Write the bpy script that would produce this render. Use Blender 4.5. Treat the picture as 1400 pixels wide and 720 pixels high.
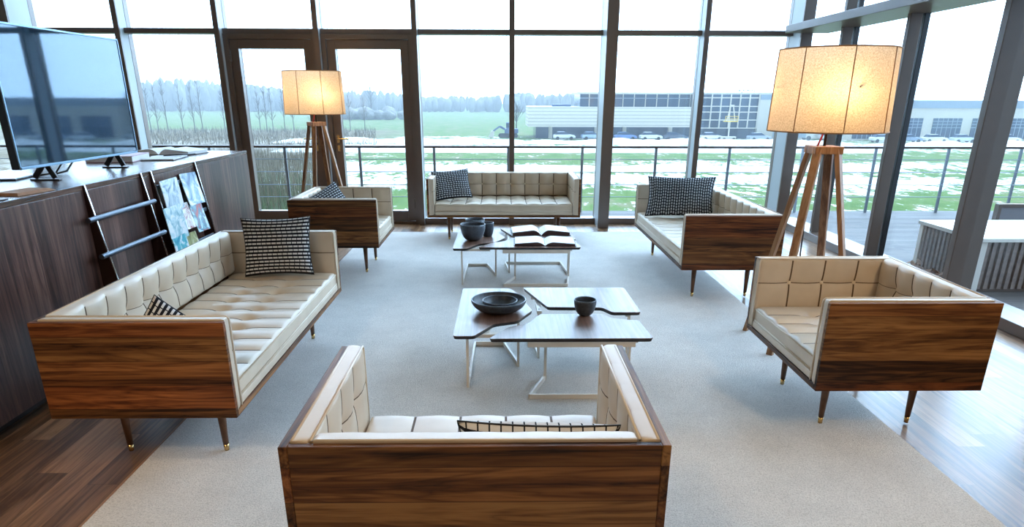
import bpy, bmesh, math, random
from mathutils import Vector, Matrix, Euler
random.seed(7)
R = math.radians
PI = math.pi
for o in list(bpy.data.objects):
    bpy.data.objects.remove(o)
sc = bpy.context.scene
COL = sc.collection

# ------------------------------------------------------------------ camera
cd = bpy.data.cameras.new('camera')
cd.sensor_fit = 'HORIZONTAL'
cd.sensor_width = 36
cd.lens = 24.13
cd.shift_y = 0.0952
cd.clip_start = 0.05
cd.clip_end = 3000
cam = bpy.data.objects.new('camera', cd)
COL.objects.link(cam)
cam.matrix_world = (Matrix.Translation((0, 0, 1.536)) @ Matrix.Rotation(R(-0.994), 4, 'Z')
                    @ Matrix.Rotation(R(90 - 21.013), 4, 'X') @ Matrix.Rotation(R(0.17), 4, 'Z'))
sc.camera = cam

# ------------------------------------------------------------------ world, light, exposure
sc.view_settings.view_transform = 'Standard'
sc.view_settings.look = 'None'
sc.view_settings.gamma = 1
sc.view_settings.use_curve_mapping = False
sc.view_settings.exposure = 0.0
world = bpy.data.worlds.new('world')
sc.world = world
world.use_nodes = True
bg = world.node_tree.nodes['Background']
# overcast winter sky, brightest low over the meadow in front of and right of the glass
wt = world.node_tree
wc = wt.nodes.new('ShaderNodeTexCoord')
wd = wt.nodes.new('ShaderNodeVectorMath')
wd.operation = 'DOT_PRODUCT'
wd.inputs[1].default_value = Vector((0.38, 0.76, 0.56)).normalized()
wt.links.new(wc.outputs['Generated'], wd.inputs[0])
wm = wt.nodes.new('ShaderNodeMapRange')
wm.inputs[1].default_value, wm.inputs[2].default_value = 0.1, 0.95
wm.inputs[3].default_value, wm.inputs[4].default_value = 1.9, 12.0
wt.links.new(wd.outputs['Value'], wm.inputs[0])
bg.inputs[0].default_value = (0.49, 0.72, 1.0, 1)
wt.links.new(wm.outputs[0], bg.inputs[1])


def area(name, loc, rot, sx, sy, e, col):
    l = bpy.data.lights.new(name, 'AREA')
    l.shape = 'RECTANGLE'
    l.size, l.size_y, l.energy, l.color = sx, sy, e, col
    o = bpy.data.objects.new(name, l)
    o.location, o.rotation_euler = loc, rot
    COL.objects.link(o)


area('warm_fill_light', (-2.9, -0.2, 3.3), (R(38), 0, R(-14)), 1.4, 1.4, 26, (1, 0.76, 0.48))  # unseen pair of fill lights added to warm the camera-facing sides
area('warm_fill_light', (2.6, -0.2, 3.3), (R(38), 0, R(8)), 1.4, 1.4, 22, (1, 0.76, 0.48))
for lx in (-1.7, 0.3, 1.9):
    dl = bpy.data.lights.new('ceiling_downlight', 'SPOT')
    dl.energy, dl.color, dl.spot_size, dl.spot_blend, dl.shadow_soft_size = 62, (1, 0.74, 0.46), R(110), 0.6, 0.025
    do = bpy.data.objects.new('ceiling_downlight', dl)
    do.location, do.rotation_euler = (lx, 0.7, 3.9), (R(14), 0, 0)
    COL.objects.link(do)

for p, q, e in (((-2.3, -0.5, 3.5), (-1.6, 2.5, 0.3), 190), ((2.5, -0.2, 3.5), (1.95, 2.8, 0.4), 170)):  # unseen spots added to brighten the near walnut side panels
    dl = bpy.data.lights.new('panel_fill_spot', 'SPOT')
    dl.energy, dl.color, dl.spot_size, dl.spot_blend, dl.shadow_soft_size = e, (1, 0.76, 0.48), R(36), 0.5, 0.04
    do = bpy.data.objects.new('panel_fill_spot', dl)
    do.location = p
    do.rotation_euler = (Vector(q) - Vector(p)).to_track_quat('-Z', 'Y').to_euler()
    COL.objects.link(do)

# ------------------------------------------------------------------ node helpers


class NT:
    def __init__(s, name):
        s.m = bpy.data.materials.new(name)
        s.m.use_nodes = True
        s.t = s.m.node_tree
        s.b = s.t.nodes['Principled BSDF']
        s.out = s.t.nodes['Material Output']

    def n(s, typ, ins=None, **kw):
        x = s.t.nodes.new(typ)
        for k, v in kw.items():
            setattr(x, k, v)
        for k, v in (ins or {}).items():
            i = x.inputs[k]
            if isinstance(v, bpy.types.NodeSocket):
                s.t.links.new(v, i)
            else:
                i.default_value = v
        return x

    def math(s, op, a, b=0.0, c=0.0):
        return s.n('ShaderNodeMath', {0: a, 1: b, 2: c}, operation=op).outputs[0]

    def mix(s, f, a, b, blend='MIX'):
        return s.n('ShaderNodeMix', {0: f, 6: a, 7: b}, data_type='RGBA', blend_type=blend).outputs[2]

    def ramp(s, f, stops):
        r = s.n('ShaderNodeValToRGB', {0: f})
        e = r.color_ramp.elements
        while len(e) < len(stops):
            e.new(0.5)
        for i, (p, c) in enumerate(stops):
            e[i].position = p
            e[i].color = c if len(c) == 4 else (*c, 1)
        return r.outputs[0]

    def set(s, **kw):
        for k, v in kw.items():
            i = s.b.inputs[k.replace('_', ' ')]
            if isinstance(v, bpy.types.NodeSocket):
                s.t.links.new(v, i)
            else:
                i.default_value = v if not isinstance(v, tuple) or len(v) == 4 else (*v, 1)
        return s

    def bump(s, h, strength=0.3, dist=0.002):
        b = s.n('ShaderNodeBump', {'Height': h, 'Strength': strength, 'Distance': dist})
        s.t.links.new(b.outputs[0], s.b.inputs['Normal'])


def plain(name, col, rough=0.5, metal=0.0, noise=0.0, spec=0.5, nscale=30):
    t = NT(name)
    t.set(Roughness=rough, Metallic=metal, Specular_IOR_Level=spec)
    if noise:
        tc = t.n('ShaderNodeTexCoord')
        nz = t.n('ShaderNodeTexNoise', {'Vector': tc.outputs['Object'], 'Scale': nscale, 'Detail': 4})
        a = tuple(c * (1 - noise) for c in col)
        b = tuple(min(1, c * (1 + noise)) for c in col)
        t.set(Base_Color=t.ramp(nz.outputs[0], [(0.3, a), (0.7, b)]))
    else:
        t.set(Base_Color=col)
    return t.m


def wood(name, grain, across, width, length, dark, mid, light, rough=0.4, figure=1.0, seam=0.5, spec=0.5, coat=0.0, per_object=True, vary=0.5, bump=0.12, red=0.0):
    t = NT(name)
    tc = t.n('ShaderNodeTexCoord')
    vec = tc.outputs['Object']
    if per_object:
        oi = t.n('ShaderNodeObjectInfo')
        rr = t.math('MULTIPLY', oi.outputs['Random'], 13.0)
    sep = t.n('ShaderNodeSeparateXYZ', {0: vec})
    ax = {'x': 0, 'y': 1, 'z': 2}
    g = sep.outputs[ax[grain]]
    a = sep.outputs[ax[across]]
    third = sep.outputs[({0, 1, 2} - {ax[grain], ax[across]}).pop()]
    ai = t.math('FLOOR', t.math('DIVIDE', a, width))
    seed = t.math('ADD', ai, rr) if per_object else ai
    w1 = t.n('ShaderNodeTexWhiteNoise', {1: seed}, noise_dimensions='1D').outputs[0]
    if length:
        gj = t.math('DIVIDE', t.math('ADD', g, t.math('MULTIPLY', w1, 7.3)), length)
        gi = t.math('FLOOR', gj)
        cv = t.n('ShaderNodeCombineXYZ', {0: gi, 1: seed})
        w2 = t.n('ShaderNodeTexWhiteNoise', {0: cv.outputs[0]}, noise_dimensions='2D').outputs[0]
    else:
        w2 = w1
    off = t.math('MULTIPLY', w2, 31.0)
    v = t.n('ShaderNodeCombineXYZ', {0: t.math('ADD', t.math('MULTIPLY', g, 1.2), off), 1: t.math('ADD', t.math('MULTIPLY', a, 13.0), off), 2: t.math('MULTIPLY', third, 13.0)})
    fig = t.n('ShaderNodeTexNoise', {'Vector': v.outputs[0], 'Scale': 0.8, 'Detail': 4, 'Roughness': 0.55, 'Distortion': 0.9}).outputs[0]
    rings = t.math('POWER', t.math('PINGPONG', t.math('MULTIPLY', fig, 13.0 * figure), 1.0), 0.6)
    v2 = t.n('ShaderNodeCombineXYZ', {0: t.math('MULTIPLY', g, 2.6), 1: t.math('MULTIPLY', a, 150.0), 2: t.math('ADD', t.math('MULTIPLY', third, 150.0), off)})
    fib = t.n('ShaderNodeTexNoise', {'Vector': v2.outputs[0], 'Scale': 1.0, 'Detail': 5, 'Roughness': 0.7}).outputs[0]
    v3 = t.n('ShaderNodeCombineXYZ', {0: t.math('ADD', t.math('MULTIPLY', g, 1.15), off), 1: t.math('MULTIPLY', a, 34.0), 2: t.math('ADD', t.math('MULTIPLY', third, 34.0), off)})
    mid_ = t.n('ShaderNodeTexNoise', {'Vector': v3.outputs[0], 'Scale': 1.0, 'Detail': 4, 'Roughness': 0.6, 'Distortion': 0.25}).outputs[0]
    low = t.n('ShaderNodeTexNoise', {'Vector': v.outputs[0], 'Scale': 0.45, 'Detail': 2}).outputs[0]
    f = t.math('ADD', t.math('MULTIPLY', rings, 0.30), t.math('MULTIPLY', fib, 0.42))
    f = t.math('ADD', f, t.math('MULTIPLY', t.math('SUBTRACT', mid_, 0.5), 1.25))
    f = t.math('ADD', f, t.math('MULTIPLY', t.math('SUBTRACT', low, 0.42), 0.75))
    f = t.math('ADD', f, t.math('MULTIPLY', t.math('SUBTRACT', w2, 0.5), vary))
    col = t.ramp(f, [(0.12, dark), (0.46, mid), (0.85, light)])
    if red:
        w3 = t.math('FRACT', t.math('MULTIPLY', w2, 17.3))
        rf = t.n('ShaderNodeMapRange', {0: w3, 1: 0.55, 2: 0.95, 3: 0.0, 4: red}).outputs[0]
        col = t.mix(rf, col, t.mix(1.0, col, (1.15, 0.55, 0.4, 1), 'MULTIPLY'))
    fr = t.math('FRACT', t.math('DIVIDE', a, width))
    edge = t.math('LESS_THAN', t.math('MINIMUM', fr, t.math('SUBTRACT', 1.0, fr)), 0.0016 / width)
    if length:
        fg = t.math('FRACT', gj)
        edge = t.math('MAXIMUM', edge, t.math('LESS_THAN', fg, 0.003 / length))
    col = t.mix(t.math('MULTIPLY', edge, seam), col, (dark[0] * .4, dark[1] * .4, dark[2] * .4, 1))
    t.set(Base_Color=col, Roughness=rough, Specular_IOR_Level=spec, Coat_Weight=coat, Coat_Roughness=0.25)
    if bump:
        t.bump(fib, bump, 0.001)
    return t.m


W_D, W_M, W_L = (0.016, 0.005, 0.002), (0.12, 0.046, 0.013), (0.31, 0.145, 0.048)
M = {}
M['walnut_x'] = wood('walnut_grain_lengthwise', 'x', 'z', 0.105, None, W_D, W_M, W_L, 0.5, spec=0.3, vary=0.42, red=0.5)
M['walnut_y'] = wood('walnut_grain_sideways', 'y', 'z', 0.105, None, W_D, W_M, W_L, 0.5, spec=0.3, vary=0.42, red=0.5)
M['walnut_leg'] = plain('walnut_leg', (0.12, 0.05, 0.02), 0.4, noise=0.3)
M['oak_leg'] = wood('lamp_leg_wood', 'z', 'x', 0.3, None, (0.16, 0.07, 0.03), (0.33, 0.16, 0.07), (0.45, 0.25, 0.12), 0.45)
M['credenza'] = wood('credenza_walnut', 'z', 'y', 0.115, None, (0.035, 0.016, 0.012), (0.10, 0.046, 0.034), (0.21, 0.11, 0.08), 0.3, per_object=False, vary=0.35, spec=0.6)
M['credenza_top'] = wood('credenza_top_walnut', 'y', 'x', 0.2, None, (0.05, 0.025, 0.016), (0.12, 0.058, 0.04), (0.2, 0.11, 0.08), 0.22, per_object=False, spec=0.7)
M['floor'] = wood('walnut_floorboards', 'y', 'x', 0.135, 1.5, (0.075, 0.036, 0.018), (0.20, 0.105, 0.05), (0.36, 0.20, 0.10), 0.3, per_object=False, seam=0.7, vary=0.6, spec=0.5)
M['table_top'] = wood('table_walnut', 'y', 'x', 0.16, None, (0.08, 0.04, 0.028), (0.19, 0.10, 0.07), (0.32, 0.19, 0.14), 0.32, spec=0.5, vary=0.25, bump=0.0, figure=0.5)
M['deck'] = wood('terrace_boards', 'x', 'y', 0.14, 2.5, (0.04, 0.033, 0.03), (0.07, 0.058, 0.052), (0.1, 0.085, 0.075), 0.65, spec=0.25, per_object=False, seam=0.8, vary=0.3)
M['slat'] = plain('weathered_slat', (0.20, 0.145, 0.12), 0.6, noise=0.2)
M['black_edge'] = plain('black_table_edge', (0.012, 0.01, 0.01), 0.35)
M['white_steel'] = plain('white_steel', (0.74, 0.68, 0.60), 0.4)
M['frame'] = plain('bronze_frame', (0.12, 0.078, 0.056), 0.3, noise=0.06, nscale=6, spec=0.9)
M['frame_grey'] = plain('bronze_frame_grey', (0.135, 0.10, 0.08), 0.36, noise=0.05, nscale=6, spec=0.5)
M['alu'] = plain('pale_aluminium', (0.42, 0.46, 0.48), 0.35)
M['rail'] = plain('dark_steel_rail', (0.13, 0.15, 0.18), 0.42, 1.0)
M['fin'] = plain('dark_walnut_fin', (0.035, 0.014, 0.009), 0.35)
M['steel'] = plain('brushed_steel', (0.25, 0.28, 0.32), 0.38, 1.0)
M['chrome'] = plain('chrome', (0.8, 0.8, 0.82), 0.12, 1.0)
M['brass'] = plain('brass', (0.72, 0.5, 0.22), 0.25, 1.0)
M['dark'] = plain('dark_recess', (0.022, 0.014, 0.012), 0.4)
M['black'] = plain('black_plastic', (0.012, 0.013, 0.016), 0.3)
M['tv_side'] = plain('tv_side', (0.02, 0.028, 0.042), 0.25)
M['paint'] = plain('off_white_paint', (0.5, 0.47, 0.43), 0.8)
M['wall'] = plain('warm_wall', (0.6, 0.52, 0.43), 0.8)
M['bowl'] = plain('charcoal_ceramic', (0.06, 0.075, 0.095), 0.35, noise=0.25, nscale=60)
M['page'] = plain('book_pages', (0.86, 0.85, 0.83), 0.6, noise=0.04, nscale=90)
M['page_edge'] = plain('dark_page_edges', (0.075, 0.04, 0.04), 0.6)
M['cover_dark'] = plain('dark_book_cover', (0.03, 0.028, 0.035), 0.45)
M['cover_pink'] = plain('pink_book_cover', (0.55, 0.3, 0.36), 0.5)
M['cable_red'] = plain('red_cord', (0.35, 0.02, 0.02), 0.4)
M['snow'] = plain('snow', (0.64, 0.61, 0.57), 0.8, noise=0.05, nscale=0.3)
M['clad'] = None
M['bark'] = plain('bare_tree_bark', (0.10, 0.085, 0.07), 0.9)
M['reed'] = plain('dry_reeds', (0.145, 0.11, 0.06), 0.9, noise=0.4, nscale=0.4)
M['reed_green'] = plain('green_reeds', (0.09, 0.12, 0.045), 0.9, noise=0.4, nscale=0.4)
M['forest'] = plain('bare_forest', (0.17, 0.165, 0.15), 0.95, noise=0.3, nscale=0.2)
M['bwhite'] = plain('white_render', (0.60, 0.55, 0.46), 0.7)
M['bgrey'] = plain('grey_blue_cladding', (0.24, 0.3, 0.36), 0.4)
M['bglass'] = plain('dark_window_glass', (0.02, 0.05, 0.10), 0.2, noise=0.4, nscale=0.15, spec=0.3)
M['asphalt'] = plain('asphalt', (0.16, 0.16, 0.17), 0.9)
M['yellow'] = plain('yellow_paint', (0.75, 0.5, 0.08), 0.5)
M['digger'] = plain('blue_machine', (0.05, 0.09, 0.2), 0.5)
M['tyre'] = plain('tyre', (0.015, 0.015, 0.016), 0.8)
M['leaf'] = plain('dry_brown_leaf', (0.22, 0.1, 0.04), 0.7, noise=0.5, nscale=25)
M['orange_paper'] = plain('tan_paper', (0.55, 0.3, 0.17), 0.6, noise=0.15)

t = NT('cream_leather')
tc = t.n('ShaderNodeTexCoord')
nz = t.n('ShaderNodeTexNoise', {'Vector': tc.outputs['Object'], 'Scale': 260, 'Detail': 3})
n2 = t.n('ShaderNodeTexNoise', {'Vector': tc.outputs['Object'], 'Scale': 9, 'Detail': 2})
t.set(Base_Color=t.ramp(n2.outputs[0], [(0.3, (0.60, 0.475, 0.345)), (0.7, (0.66, 0.53, 0.395))]), Roughness=0.36, Specular_IOR_Level=0.5)
t.bump(nz.outputs[0], 0.12, 0.0008)
M['leather'] = t.m
M['seam'] = plain('shaded_leather_seam', (0.10, 0.052, 0.024), 0.7)  # dark tufting seams, with the groove shade painted into the brown
M['piping'] = plain('pale_leather_piping', (0.72, 0.60, 0.46), 0.4)

t = NT('wool_rug')
tc = t.n('ShaderNodeTexCoord')
n1 = t.n('ShaderNodeTexNoise', {'Vector': tc.outputs['Object'], 'Scale': 150, 'Detail': 5, 'Roughness': 0.75})
n2 = t.n('ShaderNodeTexNoise', {'Vector': tc.outputs['Object'], 'Scale': 4, 'Detail': 4, 'Roughness': 0.7})
c1 = t.ramp(n1.outputs[0], [(0.30, (0.44, 0.415, 0.385)), (0.55, (0.80, 0.765, 0.72))])
c2 = t.ramp(n2.outputs[0], [(0.3, (0.86, 0.86, 0.86)), (0.7, (1, 1, 1))])
t.set(Base_Color=t.mix(1.0, c1, c2, 'MULTIPLY'), Roughness=0.95, Specular_IOR_Level=0.15, Sheen_Weight=0.2)
t.bump(n1.outputs[0], 0.9, 0.006)
M['rug'] = t.m

# woven cushions: rows of pale dashes on black
def weave(name, du, dv, gu, gv, pale):
    t = NT(name)
    tc = t.n('ShaderNodeTexCoord')
    sp = t.n('ShaderNodeSeparateXYZ', {0: tc.outputs['UV']})
    v = t.math('DIVIDE', sp.outputs[1], dv)
    row = t.math('FLOOR', v)
    sh = t.math('MULTIPLY', t.math('SINE', t.math('MULTIPLY', row, 1.7)), 0.16)
    u = t.math('FRACT', t.math('ADD', t.math('DIVIDE', sp.outputs[0], du), sh))
    a = t.math('GREATER_THAN', u, gu)
    b = t.math('GREATER_THAN', t.math('FRACT', v), gv)
    f = t.math('MULTIPLY', a, b)
    t.set(Base_Color=t.mix(f, (0.012, 0.012, 0.017, 1), pale), Roughness=0.9, Specular_IOR_Level=0.2)
    t.bump(f, 0.5, 0.003)
    return t.m


M['weave'] = weave('woven_cushion', 0.033, 0.0235, 0.14, 0.54, (0.64, 0.61, 0.58, 1))
M['weave_fine'] = weave('fine_woven_cushion', 0.030, 0.0235, 0.30, 0.45, (0.50, 0.53, 0.56, 1))

# window glass
t = NT('clear_glass')
tr = t.n('ShaderNodeBsdfTransparent', {0: (0.965, 0.975, 0.97, 1)})
gl = t.n('ShaderNodeBsdfGlossy', {0: (1, 1, 1, 1), 'Roughness': 0.01})
ge = t.n('ShaderNodeNewGeometry')
dt = t.n('ShaderNodeVectorMath', {0: ge.outputs['Normal'], 1: ge.outputs['Incoming']}, operation='DOT_PRODUCT').outputs['Value']
fz = t.math('POWER', t.math('SUBTRACT', 1.0, t.math('ABSOLUTE', dt)), 5.0)
fr = t.math('ADD', 0.02, t.math('MULTIPLY', fz, 0.5))
mx = t.n('ShaderNodeMixShader', {0: fr, 1: tr.outputs[0], 2: gl.outputs[0]})
t.t.links.new(mx.outputs[0], t.out.inputs[0])
M['glass'] = t.m

# glossy television screen
t = NT('television_screen')
t.set(Base_Color=(0.012, 0.03, 0.055), Roughness=0.035, Specular_IOR_Level=1.0, Specular_Tint=(0.62, 0.82, 1.0), IOR=1.72)
M['screen'] = t.m

# lamp shade fabric
t = NT('woven_lamp_shade')
tc = t.n('ShaderNodeTexCoord')
nz = t.n('ShaderNodeTexNoise', {'Vector': tc.outputs['Object'], 'Scale': 130, 'Detail': 3, 'Roughness': 0.8})
c = t.ramp(nz.outputs[0], [(0.3, (0.40, 0.28, 0.17)), (0.7, (0.74, 0.58, 0.40))])
tl = t.n('ShaderNodeBsdfTranslucent', {0: c})
df = t.n('ShaderNodeBsdfDiffuse', {0: c})
mx = t.n('ShaderNodeMixShader', {0: 0.62, 1: df.outputs[0], 2: tl.outputs[0]})
t.t.links.new(mx.outputs[0], t.out.inputs[0])
M['shade'] = t.m
M['shade_rib'] = plain('shade_rib', (0.45, 0.22, 0.09), 0.7)
t = NT('lit_bulb')
em = t.n('ShaderNodeEmission', {0: (1, 0.74, 0.44, 1), 1: 115})
t.t.links.new(em.outputs[0], t.out.inputs[0])
M['bulb'] = t.m

# horizontal white cladding
t = NT('white_ribbed_cladding')
tc = t.n('ShaderNodeTexCoord')
sp = t.n('ShaderNodeSeparateXYZ', {0: tc.outputs['Object']})
f = t.math('FRACT', t.math('DIVIDE', sp.outputs[2], 0.62))
t.set(Base_Color=t.ramp(f, [(0.0, (0.30, 0.27, 0.22)), (0.14, (0.34, 0.3, 0.25)), (0.2, (0.66, 0.60, 0.50)), (1.0, (0.66, 0.60, 0.50))]), Roughness=0.6)
M['clad'] = t.m

# meadow with snow patches, stretched along the view
t = NT('snowy_meadow')
tc = t.n('ShaderNodeTexCoord')
mp = t.n('ShaderNodeMapping', {'Vector': tc.outputs['Object'], 'Scale': (0.022, 0.06, 1)})
n1 = t.n('ShaderNodeTexNoise', {'Vector': mp.outputs[0], 'Scale': 1.0, 'Detail': 6, 'Roughness': 0.62, 'Distortion': 0.3}).outputs[0]
mp2 = t.n('ShaderNodeMapping', {'Vector': tc.outputs['Object'], 'Scale': (0.30, 0.16, 1)})
n2 = t.n('ShaderNodeTexNoise', {'Vector': mp2.outputs[0], 'Scale': 1.0, 'Detail': 6, 'Roughness': 0.7}).outputs[0]
sp = t.n('ShaderNodeSeparateXYZ', {0: tc.outputs['Object']})
X, Y = sp.outputs[0], sp.outputs[1]
grass = t.ramp(n2, [(0.32, (0.045, 0.095, 0.013)), (0.50, (0.08, 0.13, 0.025)), (0.60, (0.14, 0.132, 0.06)), (0.75, (0.165, 0.135, 0.08))])
dry = t.ramp(n2, [(0.3, (0.09, 0.065, 0.035)), (0.7, (0.19, 0.15, 0.09))])
# snow lies in bands by distance: none nearest, patches at 60-80, band at 85, green at 100, thick towards 125
band = t.ramp(t.math('DIVIDE', Y, 300.0), [(0.155, (0.41,) * 3), (0.19, (0.43,) * 3), (0.205, (0.52,) * 3), (0.222, (0.575,) * 3), (0.25, (0.50,) * 3), (0.285, (0.525,) * 3), (0.31, (0.41,) * 3), (0.345, (0.43,) * 3), (0.365, (0.545,) * 3), (0.43, (0.53,) * 3), (0.50, (0.42,) * 3), (0.56, (0.0,) * 3)])
mp3 = t.n('ShaderNodeMapping', {'Vector': tc.outputs['Object'], 'Scale': (1.3, 0.55, 1)})
n3 = t.n('ShaderNodeTexNoise', {'Vector': mp3.outputs[0], 'Scale': 1.0, 'Detail': 5, 'Roughness': 0.7}).outputs[0]
sn = t.math('ADD', t.math('MULTIPLY', t.math('SUBTRACT', n3, 0.5), 0.6), t.math('ADD', t.math('ADD', t.math('MULTIPLY', n1, 0.45), t.math('MULTIPLY', n2, 0.55)), t.math('SUBTRACT', band, 0.5)))
snf = t.ramp(sn, [(0.50, (0, 0, 0)), (0.54, (1, 1, 1))])
left = t.ramp(t.math('ADD', t.math('DIVIDE', X, 60.0), t.math('MULTIPLY', n2, 0.4)), [(0.0, (1, 1, 1)), (0.03, (0, 0, 0))])
leftm = t.n('ShaderNodeMapRange', {0: t.math('ADD', X, t.math('MULTIPLY', n2, 14.0)), 1: -22.0, 2: -10.0, 3: 1.0, 4: 0.0}).outputs[0]
farm = t.n('ShaderNodeMapRange', {0: t.math('ADD', Y, t.math('MULTIPLY', n2, 20.0)), 1: 182.0, 2: 190.0, 3: 0.0, 4: 1.0}).outputs[0]
base = t.mix(t.math('MULTIPLY', leftm, t.math('SUBTRACT', 1.0, farm)), grass, dry)
fin = t.mix(t.math('MULTIPLY', snf, t.math('SUBTRACT', 1.0, t.math('MULTIPLY', leftm, 0.75))), base, (0.64, 0.61, 0.57, 1))
t.set(Base_Color=fin, Roughness=0.95, Specular_IOR_Level=0.1)
M['meadow'] = t.m

# haze
t = NT('winter_haze')
t.t.nodes.remove(t.b)
vs = t.n('ShaderNodeVolumeScatter', {'Color': (0.90, 0.96, 1, 1), 'Density': 0.0013})
t.t.links.new(vs.outputs[0], t.out.inputs['Volume'])
M['haze'] = t.m


def cover(name, a, b, c, scale):
    t = NT(name)
    tc = t.n('ShaderNodeTexCoord')
    nz = t.n('ShaderNodeTexNoise', {'Vector': tc.outputs['Object'], 'Scale': scale, 'Detail': 4, 'Roughness': 0.6, 'Distortion': 0.8})
    t.set(Base_Color=t.ramp(nz.outputs[0], [(0.38, a), (0.5, b), (0.58, c)]), Roughness=0.3)
    return t.m


# ------------------------------------------------------------------ mesh helpers


class MB:
    def __init__(s):
        s.v, s.f, s.mi = [], [], []

    def add(s, vs, fs, mi=0):
        k = len(s.v)
        s.v += [tuple(v) for v in vs]
        for f in fs:
            s.f.append(tuple(i + k for i in f))
            s.mi.append(mi)
        return s

    def box(s, x0, y0, z0, x1, y1, z1, mi=0):
        x0, x1 = min(x0, x1), max(x0, x1)
        y0, y1 = min(y0, y1), max(y0, y1)
        z0, z1 = min(z0, z1), max(z0, z1)
        return s.add([(x0, y0, z0), (x1, y0, z0), (x1, y1, z0), (x0, y1, z0), (x0, y0, z1), (x1, y0, z1), (x1, y1, z1), (x0, y1, z1)],
                     [(0, 3, 2, 1), (4, 5, 6, 7), (0, 1, 5, 4), (1, 2, 6, 5), (2, 3, 7, 6), (3, 0, 4, 7)], mi)

    def prism(s, pts, z0, z1, mi=0, mis=None):
        n = len(pts)
        if sum(pts[i][0] * pts[(i + 1) % n][1] - pts[(i + 1) % n][0] * pts[i][1] for i in range(n)) < 0:
            pts = pts[::-1]
        k = [(p[0], p[1], z0) for p in pts] + [(p[0], p[1], z1) for p in pts]
        s.add(k, [tuple(range(n - 1, -1, -1)), tuple(range(n, 2 * n))], mi)
        return s.add(k, [(i, (i + 1) % n, n + (i + 1) % n, n + i) for i in range(n)], mi if mis is None else mis)

    def bar(s, a, b, w, h, up=(0, 0, 1), mi=0):
        a, b, up = Vector(a), Vector(b), Vector(up)
        d = (b - a).normalized()
        x = d.cross(up)
        if x.length < 1e-4:
            x = d.cross(Vector((0, 1, 0)))
        x.normalize()
        y = x.cross(d)
        p = []
        for q in (a, b):
            for i, j in ((-1, -1), (1, -1), (1, 1), (-1, 1)):
                p.append(q + x * w / 2 * i + y * h / 2 * j)
        return s.add(p, [(0, 3, 2, 1)[::-1], (4, 5, 6, 7)[::-1]] + [(i, i + 4, (i + 1) % 4 + 4, (i + 1) % 4) for i in range(4)], mi)

    def tube(s, pts, r, seg=8, mi=0, closed=False):
        pts = [Vector(p) for p in pts]
        n = len(pts)
        rs = r if isinstance(r, (list, tuple)) else [r] * n
        vs = []
        x = None
        for i, p in enumerate(pts):
            if closed:
                d = (pts[(i + 1) % n] - pts[i - 1]).normalized()
            else:
                d = (pts[min(i + 1, n - 1)] - pts[max(i - 1, 0)]).normalized()
            if x is None:
                x = d.orthogonal().normalized()
            x = (x - d * x.dot(d)).normalized()
            y = d.cross(x)
            for j in range(seg):
                a = 2 * PI * j / seg
                vs.append(p + (x * math.cos(a) + y * math.sin(a)) * rs[i])
        fs = []
        for i in range(n if closed else n - 1):
            i2 = (i + 1) % n
            for j in range(seg):
                j2 = (j + 1) % seg
                fs.append((i * seg + j, i * seg + j2, i2 * seg + j2, i2 * seg + j))
        if not closed:
            fs += [tuple(range(seg))[::-1], tuple((n - 1) * seg + j for j in range(seg))]
        return s.add(vs, fs, mi)

    def lathe(s, prof, seg=32, c=(0, 0, 0), mi=0):
        vs = [(c[0] + r * math.cos(2 * PI * j / seg), c[1] + r * math.sin(2 * PI * j / seg), c[2] + z) for r, z in prof for j in range(seg)]
        n = len(prof)
        fs = [(i * seg + j, i * seg + (j + 1) % seg, (i + 1) * seg + (j + 1) % seg, (i + 1) * seg + j) for i in range(n - 1) for j in range(seg)]
        return s.add(vs, fs, mi)

    def xf(s, m):
        s.v = [tuple(m @ Vector(v)) for v in s.v]
        return s

    def build(s, name, mats, parent=None, bevel=0.0, smooth=False, seg=2):
        me = bpy.data.meshes.new(name)
        me.from_pydata(s.v, [], s.f)
        mats = mats if isinstance(mats, (list, tuple)) else [mats]
        for m in mats:
            me.materials.append(m)
        for p, i in zip(me.polygons, s.mi):
            p.material_index = i
            p.use_smooth = smooth
        bm = bmesh.new()
        bm.from_mesh(me)
        bmesh.ops.remove_doubles(bm, verts=bm.verts, dist=1e-6)
        bmesh.ops.recalc_face_normals(bm, faces=bm.faces)
        bm.to_mesh(me)
        bm.free()
        o = bpy.data.objects.new(name, me)
        COL.objects.link(o)
        if parent:
            o.parent = parent
        if bevel:
            b = o.modifiers.new('bevel', 'BEVEL')
            b.width, b.segments, b.limit_method, b.angle_limit = bevel, seg, 'ANGLE', R(35)
        return o


def tag(o, label, cat, group=None, kind=None):
    o['label'] = label
    o['category'] = cat
    if group:
        o['group'] = group
    if kind:
        o['kind'] = kind
    return o


def thing(name, label, cat, loc=(0, 0, 0), rz=0.0, group=None):
    o = bpy.data.objects.new(name, None)
    o.empty_display_size = 0.1
    COL.objects.link(o)
    o.location, o.rotation_euler = loc, (0, 0, rz)
    return tag(o, label, cat, group)


def structure(o):
    o['kind'] = 'structure'
    return o


def copy_tree(o, parent=None):
    c = o.copy()
    COL.objects.link(c)
    c.parent = parent
    for ch in list(o.children):
        copy_tree(ch, c)
    return c


def st(name, mb, mat, parent=None, bevel=0.0, **k):
    o = mb.build(name, mat, parent, bevel, **k)
    return structure(o) if parent is None else o


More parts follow.
